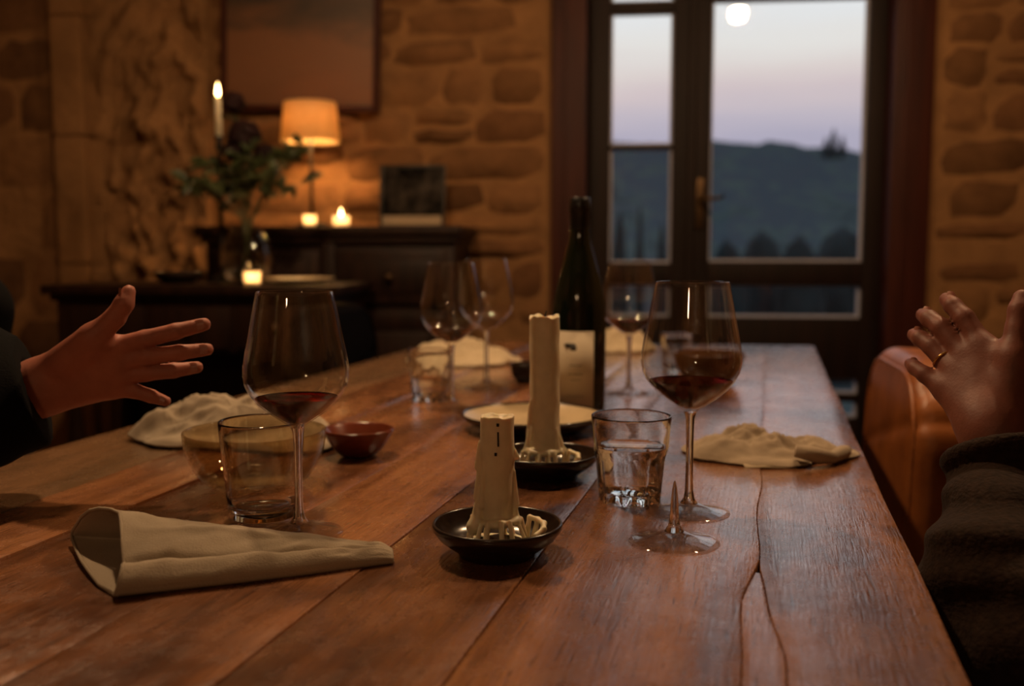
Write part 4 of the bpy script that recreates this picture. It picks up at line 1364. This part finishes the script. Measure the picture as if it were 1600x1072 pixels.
def framed_photo():
    off = .20
    x0, x1 = wx(593, off, 300), wx(694, off, 300)
    zt = wz(645, 256, off)
    w = x1 - x0; h = zt - cbz
    t = thing('framed_photo', 'black framed dark photograph leaning beside the burning candle', 'picture', wpt((x0 + x1) / 2, off, cbz), WALL_ROT + R(3))
    ex = R(-9)
    def tilt(o): o.matrix_local = Matrix.Rotation(ex, 4, 'X'); return o
    fw = .010
    tilt(box('backing', -w / 2 + .004, w / 2 - .004, .002, .010, .004, h - .004, M['iron'], t, .001))
    tilt(box('mount', -w / 2 + .008, w / 2 - .008, -.002, .003, .008, h - .008, M['mat'], t, 0))
    tilt(box('print', -w / 2 + .010, w / 2 - .010, -.004, -.001, .042, h - .010, M['photo'], t, 0))
    for q in ((-w / 2, -w / 2 + fw, 0, h), (w / 2 - fw, w / 2, 0, h), (-w / 2 + fw, w / 2 - fw, 0, fw * .8), (-w / 2 + fw, w / 2 - fw, h - fw, h)):
        tilt(box('frame_bar', q[0], q[1], -.010, .012, q[2], q[3], M['iron'], t, .002))
framed_photo()

def candlestick():
    off = .60
    x = wx(347, off, 250)
    zt = wz(347, 150, off) - coz
    t = thing('candlestick', 'tall dark candlestick behind the flowers', 'candlestick', wpt(x, off + .02, coz), WALL_ROT)
    hs = wz(347, 215, off) - coz
    lathe('base', [(1e-7, 0), (.05, 0), (.052, .006), (.03, .016), (.012, .03), (1e-7, .03)], M['iron'], t, 32)
    lathe('stem', [(1e-7, .025), (.010, .028), (.007, .06), (.012, .10), (.007, .14), (.007, hs - .05), (.014, hs - .03), (.008, hs - .018), (.017, hs), (.014, hs + .002), (1e-7, hs - .004)], M['iron'], t, 24)
    c = thing('taper_candle', 'burning thin ivory taper high above the flowers', 'candle', wpt(x, off + .02, coz + hs - .002), WALL_ROT)
    hc = zt - hs - .004
    lathe('wax', [(1e-7, 0), (.0105, 0), (.0100, hc - .004), (.008, hc), (1e-7, hc - .002)], M['wax'], c, 24)
    tube('wick', [(0, 0, hc - .004), (.0005, 0, hc + .007)], .0008, M['wick'], c, 6)
    flame((0, 0, hc + .002), None, 1.15, CANDLE_W, c)
candlestick()

def flowers():
    off = .72
    x = wx(386, off, 400)
    b = wpt(x, off, coz)
    v = thing('vase', 'clear glass vase holding the flowers on the low console', 'vase', b, WALL_ROT)
    hv = wz(386, 350, off) - coz
    lathe('glass_body', [(1e-7, 0), (.060, 0), (.072, .01), (.084, hv * .35), (.080, hv * .6), (.052, hv * .86), (.050, hv), (.047, hv), (.049, hv * .86), (.077, hv * .6), (.081, hv * .35), (.068, .016), (1e-7, .014)], M['thin'], v, 48)
    lathe('water', [(1e-7, .0150), (.066, .0170), (.0795, hv * .35), (.0775, hv * .5), (1e-7, hv * .5)], M['water'], v, 40)
    t = thing('flower_arrangement', 'bunch of dark roses and leafy stems in the glass vase', 'flowers', wpt(x, off, coz + .02), WALL_ROT)
    q = random.Random(5)
    # leaf: folded blade
    bm = bmesh.new(); L_ = .075; rows = []
    for k in range(6):
        u = k / 5; wd = .021 * math.sin(math.pi * min(1, .06 + u * .94)) ** .8
        rows.append([bm.verts.new((L_ * u, s * wd, .010 * abs(s) + .012 * math.sin(u * 2.6))) for s in (-1, 0, 1)])
    for a, c in zip(rows, rows[1:]):
        for k in range(2): bm.faces.new((a[k], a[k + 1], c[k + 1], c[k]))
    leaf_me = bpy.data.meshes.new('leaf'); bm.to_mesh(leaf_me); bm.free(); leaf_me.materials.append(M['leaf'])
    leaf_me.polygons.foreach_set('use_smooth', [True] * len(leaf_me.polygons))
    sc = lambda dpx: dpx / F * 3.15
    O = Vector((0, 0, 0))
    H = lambda py: wz(386, py, off) - coz - .02
    def add_leaf(p, d, s):
        o = bpy.data.objects.new('leaf', leaf_me); COL.objects.link(o); o.parent = t
        d = Vector(d).normalized()
        rot = d.to_track_quat('X', 'Z').to_matrix().to_4x4() @ Matrix.Rotation(q.uniform(-1.2, 1.2), 4, 'X')
        o.matrix_local = Matrix.Translation(p) @ rot @ Matrix.Scale(s, 4)
    ends = [(-95, 285, 0), (-70, 245, .05), (-88, 305, -.06), (-45, 260, -.08), (-20, 225, .06), (20, 240, -.05), (60, 230, .04), (98, 222, 0), (85, 260, -.06), (98, 285, .02), (45, 285, -.10), (0, 270, -.12), (-40, 300, -.12), (-10, 180, 0), (5, 215, .02)]
    for (dx, py, dy) in ends:
        e = Vector((sc(dx), dy, H(py)))
        nk = Vector((sc(dx) * .12 + q.uniform(-.012, .012), q.uniform(-.015, .015), hv + .0))
        low = Vector((-nk.x * .9, -nk.y, .012))
        mid = nk.lerp(e, .5) + Vector((0, 0, .03))
        tube('stem', [low, nk, mid, e], [.0028, .0028, .0024, .0014], M['stem'], t, 6)
        for k in range(8):
            f = .28 + .102 * k + q.uniform(-.04, .04)
            p = nk.lerp(mid, f * 2) if f < .5 else mid.lerp(e, min(1, f * 2 - 1))
            d = (e - nk).normalized() * q.uniform(.1, .8) + Vector((q.uniform(-1, 1), q.uniform(-1, 1), q.uniform(-.6, .6)))
            add_leaf(p, d, q.uniform(.6, 1.05))
    for (dx, py, s) in ((-14, 160, 1.0), (-2, 210, 1.45), (-20, 235, .95), (32, 240, 1.0)):
        c = Vector((sc(dx), q.uniform(-.03, .02), H(py)))
        def rose(p, c=np.array(c, np.float32), s=s):
            r_ = p - c; rad = np.linalg.norm(r_, axis=1)
            a = np.arctan2(r_[:, 1], r_[:, 0])
            d = ell(p, c, (.036 * s, .036 * s, .031 * s))
            sp = np.sin(a * 2.0 + r_[:, 2] * 120 / s + np.hypot(r_[:, 0], r_[:, 1]) * 320 / s)
            return (d + .0030 * s * sp).astype(np.float32)
        sdf_mesh('rose', rose, tuple(c - Vector((.065, .065, .065))), tuple(c + Vector((.065, .065, .065))), .003, M['rose'], t, margin=.006)
flowers()

def side_bits():
    x = wx(279, .72, 430)
    t = bowl('serving_dish', 0, 0, 'dark low dish with a dull shine on the console', 'dish', [(.045, 0), (.05, .002), (.066, .014), (.080, .030), (.083, .036)], .004, M['black_glaze'], loc=wpt(x, .72, coz))
    x = wx(462, .80, 440)
    bowl('plate', 0, 0, 'pale plate on the low console right of the vase', 'plate', [(.055, 0), (.06, .002), (.085, .008), (.106, .015), (.110, .018)], .004, M['cream_clay'], loc=wpt(x, .76, coz))
side_bits()

# ================================================================== PENDANT LAMPS (above the frame, they light the table)
def pendant(loc, label, m):
    t = thing('pendant_lamp', label, 'lamp', loc, 0, 'pendant lamps over the table')
    lathe('lamp_shade', [(.020, .11), (.05, .10), (.10, .06), (.125, .0), (.1235, .0), (.098, .058), (.049, .098), (.020, .107)], M['iron'], t, 40, close=True)
    lathe('bulb', [(1e-7, -.052), (.018, -.048), (.034, -.036), (.044, -.018), (.046, -.002), (.040, .018), (.026, .036), (.015, .052), (1e-7, .054)], m, t, 28)
    lathe('socket', [(1e-7, .05), (.016, .05), (.018, .12), (1e-7, .13)], M['iron'], t, 20)
    tube('cord', [(0, 0, .12), (0, 0, WT - loc[2])], .004, M['iron'], t, 6)
    lathe('ceiling_rose', [(1e-7, WT - loc[2] - .03), (.05, WT - loc[2] - .025), (.055, WT - loc[2]), (1e-7, WT - loc[2])], M['iron'], t, 28)
pendant((.865, 1.80, 2.36), 'black dome pendant lamp above the right side of the table', M['bulb_dim'])
pendant((-.46, 1.68, 2.26), 'black dome pendant lamp above the left side of the table', M['bulb'])

def floor_lamp(loc, label):
    t = thing('floor_lamp', label, 'lamp', loc)
    lathe('base', [(1e-7, 0), (.14, 0), (.145, .01), (.13, .02), (.02, .03), (1e-7, .03)], M['iron'], t, 40)
    lathe('pole', [(1e-7, .02), (.011, .02), (.010, 1.66), (.03, 1.68), (.03, 1.69), (1e-7, 1.69)], M['iron'], t, 16)
    lathe('globe', [(.025, 1.69), (.048, 1.705), (.062, 1.735), (.066, 1.76), (.062, 1.785), (.048, 1.812), (.025, 1.825), (1e-7, 1.827)], M['globe'], t, 32)
floor_lamp((-.62, -1.15, 0), 'black floor lamp with lit globe standing behind the near end of the table')

# ================================================================== PEOPLE
def finger_chain(p, chain, k=.003):
    d = None
    for (a, ra), (b, rb) in zip(chain, chain[1:]):
        c = cone(p, a, b, ra, rb)
        d = c if d is None else smin(d, c, k)
    return d

def person(label, wrist, elbow, shoulder, far_shoulder, far_elbow, far_wrist, head, face, hand, skin, garment_m, cuff_fn, hips, folds, hair_long, sleeve_r, roll=0):
    """one seated figure. hand: dict with palm capsules, fingers (chains of (point, radius)); all in world metres"""
    W, E, S = map(np.array, (wrist, elbow, shoulder)); S2, E2, W2 = map(np.array, (far_shoulder, far_elbow, far_wrist))
    Hd = np.array(head); fd = np.array(face) / np.linalg.norm(face)
    t = thing('person', label, 'person', (float(hips[0]), float(hips[1]), 0.0))
    base = np.array([hips[0], hips[1], 0.0])
    neck = (S + S2) / 2 + np.array([0, 0, .05])
    up = np.array([0, 0, 1.0]); side = np.cross(up, fd)
    chest = (S + S2) / 2 - np.array([0, 0, .16]); belly = np.array([hips[0], hips[1], .60]) + fd * .03
    rotm = np.stack([fd, side, up], 1)
    def head_sdf(p):
        d = ell(p, Hd + up * .02 - fd * .01, (.098, .076, .112), rotm)
        d = smin(d, ell(p, Hd - up * .065 + fd * .028, (.062, .056, .060), rotm), .04)
        d = smin(d, cone(p, Hd + fd * .090 + up * .015, Hd + fd * .112 - up * .028, .008, .013), .014)
        d = smin(d, cone(p, Hd + fd * .088 - up * .060 + side * .018, Hd + fd * .088 - up * .060 - side * .018, .006, .006), .010)
        for s in (-1, 1):
            d = smin(d, ell(p, Hd + side * s * .080 - fd * .005 - up * .01, (.020, .009, .032), rotm), .006)
            d = np.maximum(d, -(np.linalg.norm(p - (Hd + fd * .096 + side * s * .032 + up * .018), axis=1) - .014))
        return d
    palm, fingers = hand['palm'], hand['fingers']
    def body(p):
        d = None
        for (a, b, ra, rb) in palm:
            c = cone(p, a, b, ra, rb)
            d = c if d is None else smin(d, c, .014)
        dw = cone(p, W, E, sleeve_r[2], sleeve_r[2] * 1.35)
        pal = smin(d, dw, .022)
        out = pal
        for ch in fingers:
            out = np.minimum(out, smin(pal, finger_chain(p, ch), .007))
        arm = cone(p, E, S, .038, .045)
        out = smin(out, arm, .02)
        tor = smin(cone(p, S, S2, .05, .05), cone(p, chest, belly, .10, .11), .05)
        out = smin(out, tor, .03)
        out = smin(out, cone(p, neck - up * .04, Hd - up * .06 - fd * .01, .055, .050), .03)
        out = smin(out, head_sdf(p), .02)
        for a, b, ra, rb in ((S2, E2, .045, .038), (E2, W2, .036, .026), (W2, W2 + (W2 - E2) / np.linalg.norm(W2 - E2) * .08, .030, .026)):
            out = smin(out, cone(p, a, b, ra, rb), .02)
        dirw = (W2 - E2) / np.linalg.norm(W2 - E2); sd = np.cross(dirw, up); sd = sd / np.linalg.norm(sd)
        for k in range(4):
            A = W2 + dirw * .075 + sd * (k - 1.5) * .018; out = smin(out, cone(p, A, A + dirw * (.07, .078, .072, .058)[k] - up * .02, .009, .007), .006)
        A = W2 + dirw * .02 + sd * .03; out = smin(out, cone(p, A, A + dirw * .06 + sd * .02, .012, .009), .008)
        return out.astype(np.float32)
    allp = np.array([np.array(c[0]) for ch in fingers for c in ch] + [W, E, S, S2, E2, W2 + (W2 - E2) * .8, Hd + up * .16, Hd - fd * .14, Hd + fd * .16, belly - fd * .15, belly - up * .15, chest + side * .2, chest - side * .2])
    lo = allp.min(0) - .06; hi = allp.max(0) + .06
    sdf_mesh('body', body, lo, hi, .0028, skin, t, B=10, margin=.012, loc=base)
    # jacket / cardigan
    ax = (E - W) / np.linalg.norm(E - W)
    def coat(p):
        r0, r1, _ = sleeve_r
        ab = p - W
        s = ab @ ax
        d = cone(p, W + ax * cuff_fn[0], E, r0, r1)
        d = smin(d, cone(p, E, S, r1 * 1.08, r1 * 1.35), .03)
        tor = smin(cone(p, S, S2, .075, .075), cone(p, chest, belly, .135, .150), .06)
        for sg in (-1, 1): tor = smin(tor, cone(p, chest + side * sg * .06, belly + side * sg * .07, .115, .125), .05)
        tor = smin(tor, cone(p, neck - up * .05, neck + up * .035, .085, .066), .03)
        d = smin(d, tor, .04)
        d = smin(d, cone(p, S2, E2, .066, .056), .04); d = smin(d, cone(p, E2, W2, .056, .045), .03)
        for (a, b, ra, rb, k) in folds: d = smin(d, cone(p, np.array(a), np.array(b), ra, rb), k)
        if roll:
            q = p - (W + ax * .030); al_ = q @ ax
            rd = np.linalg.norm(q - al_[:, None] * ax, axis=1)
            d = smin(d, np.hypot(al_, rd - roll) - .011, .005)
        near = np.clip(1 - np.abs(d) / .03, 0, 1)
        wr = .0035 * np.sin(s * 95 + 3 * np.sin(p[:, 2] * 28)) * np.exp(-((s - .14) / .10) ** 2) + .0025 * np.sin(p[:, 2] * 60 + p[:, 0] * 44 + p[:, 1] * 30)
        d = d + wr * near
        cut = cuff_fn[1] - s                       # sleeve ends here
        sel = np.linalg.norm(p - W, axis=1) < .16
        d = np.where(sel, np.maximum(d, cut), d)
        hole = np.maximum(cone(p, W - ax * .10, E, sleeve_r[2] + .006, sleeve_r[2] + .010), s - (cuff_fn[1] + .05))
        d = np.maximum(d, -hole)
        nh = cone(p, neck, neck + up * .2, .058, .058)
        d = np.maximum(d, -np.maximum(nh, (neck[2] + .0) - p[:, 2]))
        return d.astype(np.float32)
    g = sdf_mesh('jacket' if garment_m is M['black_cloth'] else 'cardigan', coat, lo - .13, hi + .13, .0048, garment_m, t, B=8, margin=.02, loc=base)
    # trousers and shoes, under the table
    hp = np.array([hips[0], hips[1], .575])
    kn = [hp + fd * .40 + side * s * .11 - up * .01 for s in (-1, 1)]; an = [k + np.array([0, 0, -.42]) - fd * .02 for k in kn]
    def legs(p):
        d = cone(p, hp + side * .07, hp - side * .07, .112, .112)
        for s, k, a in zip((-1, 1), kn, an):
            d = smin(d, cone(p, hp + side * s * .09, k, .088, .066), .04); d = smin(d, cone(p, k, a, .064, .048), .03)
        return d.astype(np.float32)
    pts = np.array([hp, *kn, *an])
    sdf_mesh('trousers', legs, pts.min(0) - .17, pts.max(0) + .17, .012, M['trousers'], t, loc=base)
    for a in an:
        def shoe(p, a=a):
            d = smin(cone(p, a + np.array([0, 0, -.05]), a + fd * .14 + np.array([0, 0, -.062]), .044, .034), cone(p, a, a + np.array([0, 0, -.05]), .045, .045), .02)
            return np.maximum(d, (.003) - p[:, 2]).astype(np.float32)
        sdf_mesh('shoe', shoe, a - .22, a + .22, .008, M['black_leather'], t, loc=base)
    def hair(p):
        d = ell(p, Hd + up * .035 - fd * .022, (.108, .088, .112), rotm)
        if hair_long: d = smin(d, cone(p, Hd - fd * .06 + up * .0, Hd - fd * .075 - up * .20, .075, .045), .05)
        cutf = (p - Hd) @ fd - .055 + .25 * ((.06 - (p - Hd) @ up)).clip(0, .3)
        low = (-.075 if not hair_long else -.3) - (p - Hd) @ up
        return (np.maximum(np.maximum(d, cutf), low) + .002 * np.sin(((p - Hd) @ side) * 110)).astype(np.float32)
    sdf_mesh('hair', hair, Hd - .30, Hd + .20, .006, M['hair'], t, margin=.01, loc=base)
    for s in (-1, 1):
        c = Hd + fd * .080 + side * s * .032 + up * .018 - base
        lathe('eye', [(1e-7, -.012), (.006, -.0104), (.0104, -.006), (.012, 0), (.0104, .006), (.006, .0104), (1e-7, .012)], M['eye'], t, 16, c=tuple(c))
    # nails
    for (c, nrm, along, sz) in hand['nails']:
        c = np.array(c) - base; nrm = np.array(nrm) / np.linalg.norm(nrm); al = np.array(along); al = al - nrm * (al @ nrm); al /= np.linalg.norm(al)
        wv = np.cross(nrm, al)
        bm = bmesh.new(); rows = []
        for i in range(6):
            u = i / 5; rr = []
            for j in range(5):
                v = j / 4 - .5
                hw = sz * .52 * (1 - .25 * (2 * u - 1) ** 4)
                rr.append(bm.verts.new(tuple(c + al * (u - .5) * sz * 1.3 + wv * v * 2 * hw + nrm * (.0011 - .8 * sz * .6 * v * v * 1.4))))
            rows.append(rr)
        for a, b in zip(rows, rows[1:]):
            for j in range(4): bm.faces.new((a[j], a[j + 1], b[j + 1], b[j]))
        from_bm('fingernail', bm, M['nail'], t)
    return t, base

def A3(px, py, Y): return np.array(at(px, py, Y))

# left: right hand of a person in a black jacket, back of the hand to us, fingers spread to the right
def left_person():
    D = 1.05
    W = A3(58, 606, D + .005)
    f = lambda px, py, d=0.0: A3(px, py, D + d)
    idx = [(f(176, 545), .0120), (f(226, 530, -.004), .0096), (f(274, 518, -.004), .0086), (f(319, 507, .004), .0072)]
    mid = [(f(182, 566, .002), .0120), (f(230, 557, .000), .0094), (f(281, 551, .002), .0084), (f(324, 546, .010), .0068)]
    rin = [(f(182, 588, .006), .0112), (f(227, 583, .006), .0090), (f(270, 579, .010), .0082), (f(308, 574, .020), .0066)]
    pin = [(f(172, 606, .010), .0105), (f(208, 610, .010), .0082), (f(236, 619, .010), .0072), (f(259, 627, .014), .0058)]
    thu = [(f(100, 566, -.012), .0160), (f(146, 528, -.020), .0138), (f(180, 496, -.022), .0108), (f(194, 474, -.022), .0100), (f(201, 456, -.018), .0074)]
    palm = [(W, idx[0][0], .0200, .0125), (W, mid[0][0], .0200, .0130), (W, rin[0][0], .0200, .0125), (W + np.array([0, 0, -.012]), pin[0][0], .0185, .0120),
            (W + np.array([.005, 0, .012]), thu[1][0], .0180, .0140), (thu[1][0], idx[0][0], .0085, .0095)]
    n = np.array([0, -1, .15])
    nails = []
    for ch in (idx, mid, rin, pin):
        a, b = ch[-2][0], ch[-1][0]; al = b - a
        nails.append((b + n / np.linalg.norm(n) * (ch[-1][1] - .0004) - al / np.linalg.norm(al) * .0045, n, al, .0105 if ch is not pin else .0085))
    a, b = thu[-2][0], thu[-1][0]
    nn = np.array([-.75, -.45, .1]); nails.append((b + nn / np.linalg.norm(nn) * (.0076) - (b - a) * .35, nn, b - a, .0115))
    El = np.array([-.735, .985, .800]); S = np.array([-.925, 1.03, 1.05])
    folds = [(A3(40, 640, 1.045), A3(-60, 650, 1.0), .046, .060, .03), (A3(-10, 600, 1.06), A3(-120, 560, 1.03), .055, .07, .04),
             ((-.80, 1.46, .93), (-.83, 1.52, .83), .06, .06, .03)]
    person('person in a black jacket gesturing with an open hand at left', W, El, S, (-.99, 1.46, 1.05), (-.86, 1.60, .80), (-.70, 1.36, .66),
           (-.95, 1.25, 1.31), (.93, -.22, -.1), dict(palm=palm, fingers=[idx, mid, rin, pin, thu], nails=nails), M['skin_warm'], M['black_cloth'],
           (.006, .004), (-1.00, 1.20), folds, False, (.044, .060, .0225))
left_person()

# right: left hand of a person in brown wool, raised, back of the hand to us
def right_person():
    f = A3
    W = f(1552, 668, .925)
    Pm = lambda px, py, Y: f(px, py, Y)
    idx = [(Pm(1537, 545, .965), .0118), (Pm(1507, 497, .985), .0098), (Pm(1489, 478, 1.000), .0088), (Pm(1479, 468, 1.018), .0074)]
    mid = [(Pm(1511, 560, .972), .0118), (Pm(1471, 512, .998), .0098), (Pm(1452, 498, 1.016), .0088), (Pm(1442, 492, 1.036), .0072)]
    rin = [(Pm(1492, 582, .974), .0112), (Pm(1457, 542, 1.000), .0094), (Pm(1438, 529, 1.016), .0084), (Pm(1428, 523, 1.034), .0070)]
    pin = [(Pm(1478, 610, .970), .0105), (Pm(1445, 585, .990), .0084), (Pm(1430, 575, 1.004), .0074), (Pm(1422, 568, 1.018), .0060)]
    thu = [(Pm(1575, 620, .930), .0155), (Pm(1584, 560, .935), .0130), (Pm(1590, 515, .945), .0112), (Pm(1594, 485, .950), .0108), (Pm(1597, 466, .955), .0086)]
    palm = [(W, idx[0][0], .0215, .0125), (W, mid[0][0], .0215, .0130), (W, rin[0][0], .0205, .0125), (W + np.array([-.008, 0, -.004]), pin[0][0], .0195, .0120),
            (W + np.array([.010, 0, .008]), thu[1][0], .0180, .0140), (thu[1][0], idx[0][0], .0090, .0100)]
    nails = []
    n = np.array([.25, -.75, .6])
    for ch in (idx, mid, rin, pin):
        a, b = ch[-2][0], ch[-1][0]; al = b - a
        nails.append((b + n / np.linalg.norm(n) * (ch[-1][1] - .0006) - al / np.linalg.norm(al) * .0045, n, al, .0105 if ch is not pin else .0085))
    El = np.array([.452, .815, .655]); S = np.array([.640, .700, .955])
    folds = [(W + np.array([.006, -.008, -.034]), W + np.array([.035, -.03, -.045]), .044, .050, .012),
             (f(1553, 815, .86), f(1562, 900, .80), .046, .060, .016), (f(1572, 960, .80), f(1640, 1010, .76), .062, .075, .03)]
    t, base = person('person in dark brown wool raising a ringed hand at right', W, El, S, (.74, 1.12, .99), (.78, 1.12, .74), (.62, 1.02, .64),
           (.70, .90, 1.27), (-.95, .12, -.1), dict(palm=palm, fingers=[idx, mid, rin, pin, thu], nails=nails), M['skin_rose'], M['wool'],
           (.012, .020), (.80, .90), folds, True, (.044, .060, .0235), .0425)
    # gold ring
    a, b = rin[0][0], rin[1][0]; c = a + (b - a) * .50 - base; d = (b - a) / np.linalg.norm(b - a)
    x = np.cross(d, (0, 0, 1)); x /= np.linalg.norm(x); y = np.cross(d, x)
    tube('ring', [tuple(c + (x * math.cos(k * math.pi / 12) + y * math.sin(k * math.pi / 12)) * .0108) for k in range(25)], .0013, M['gold'], t, 8)
right_person()
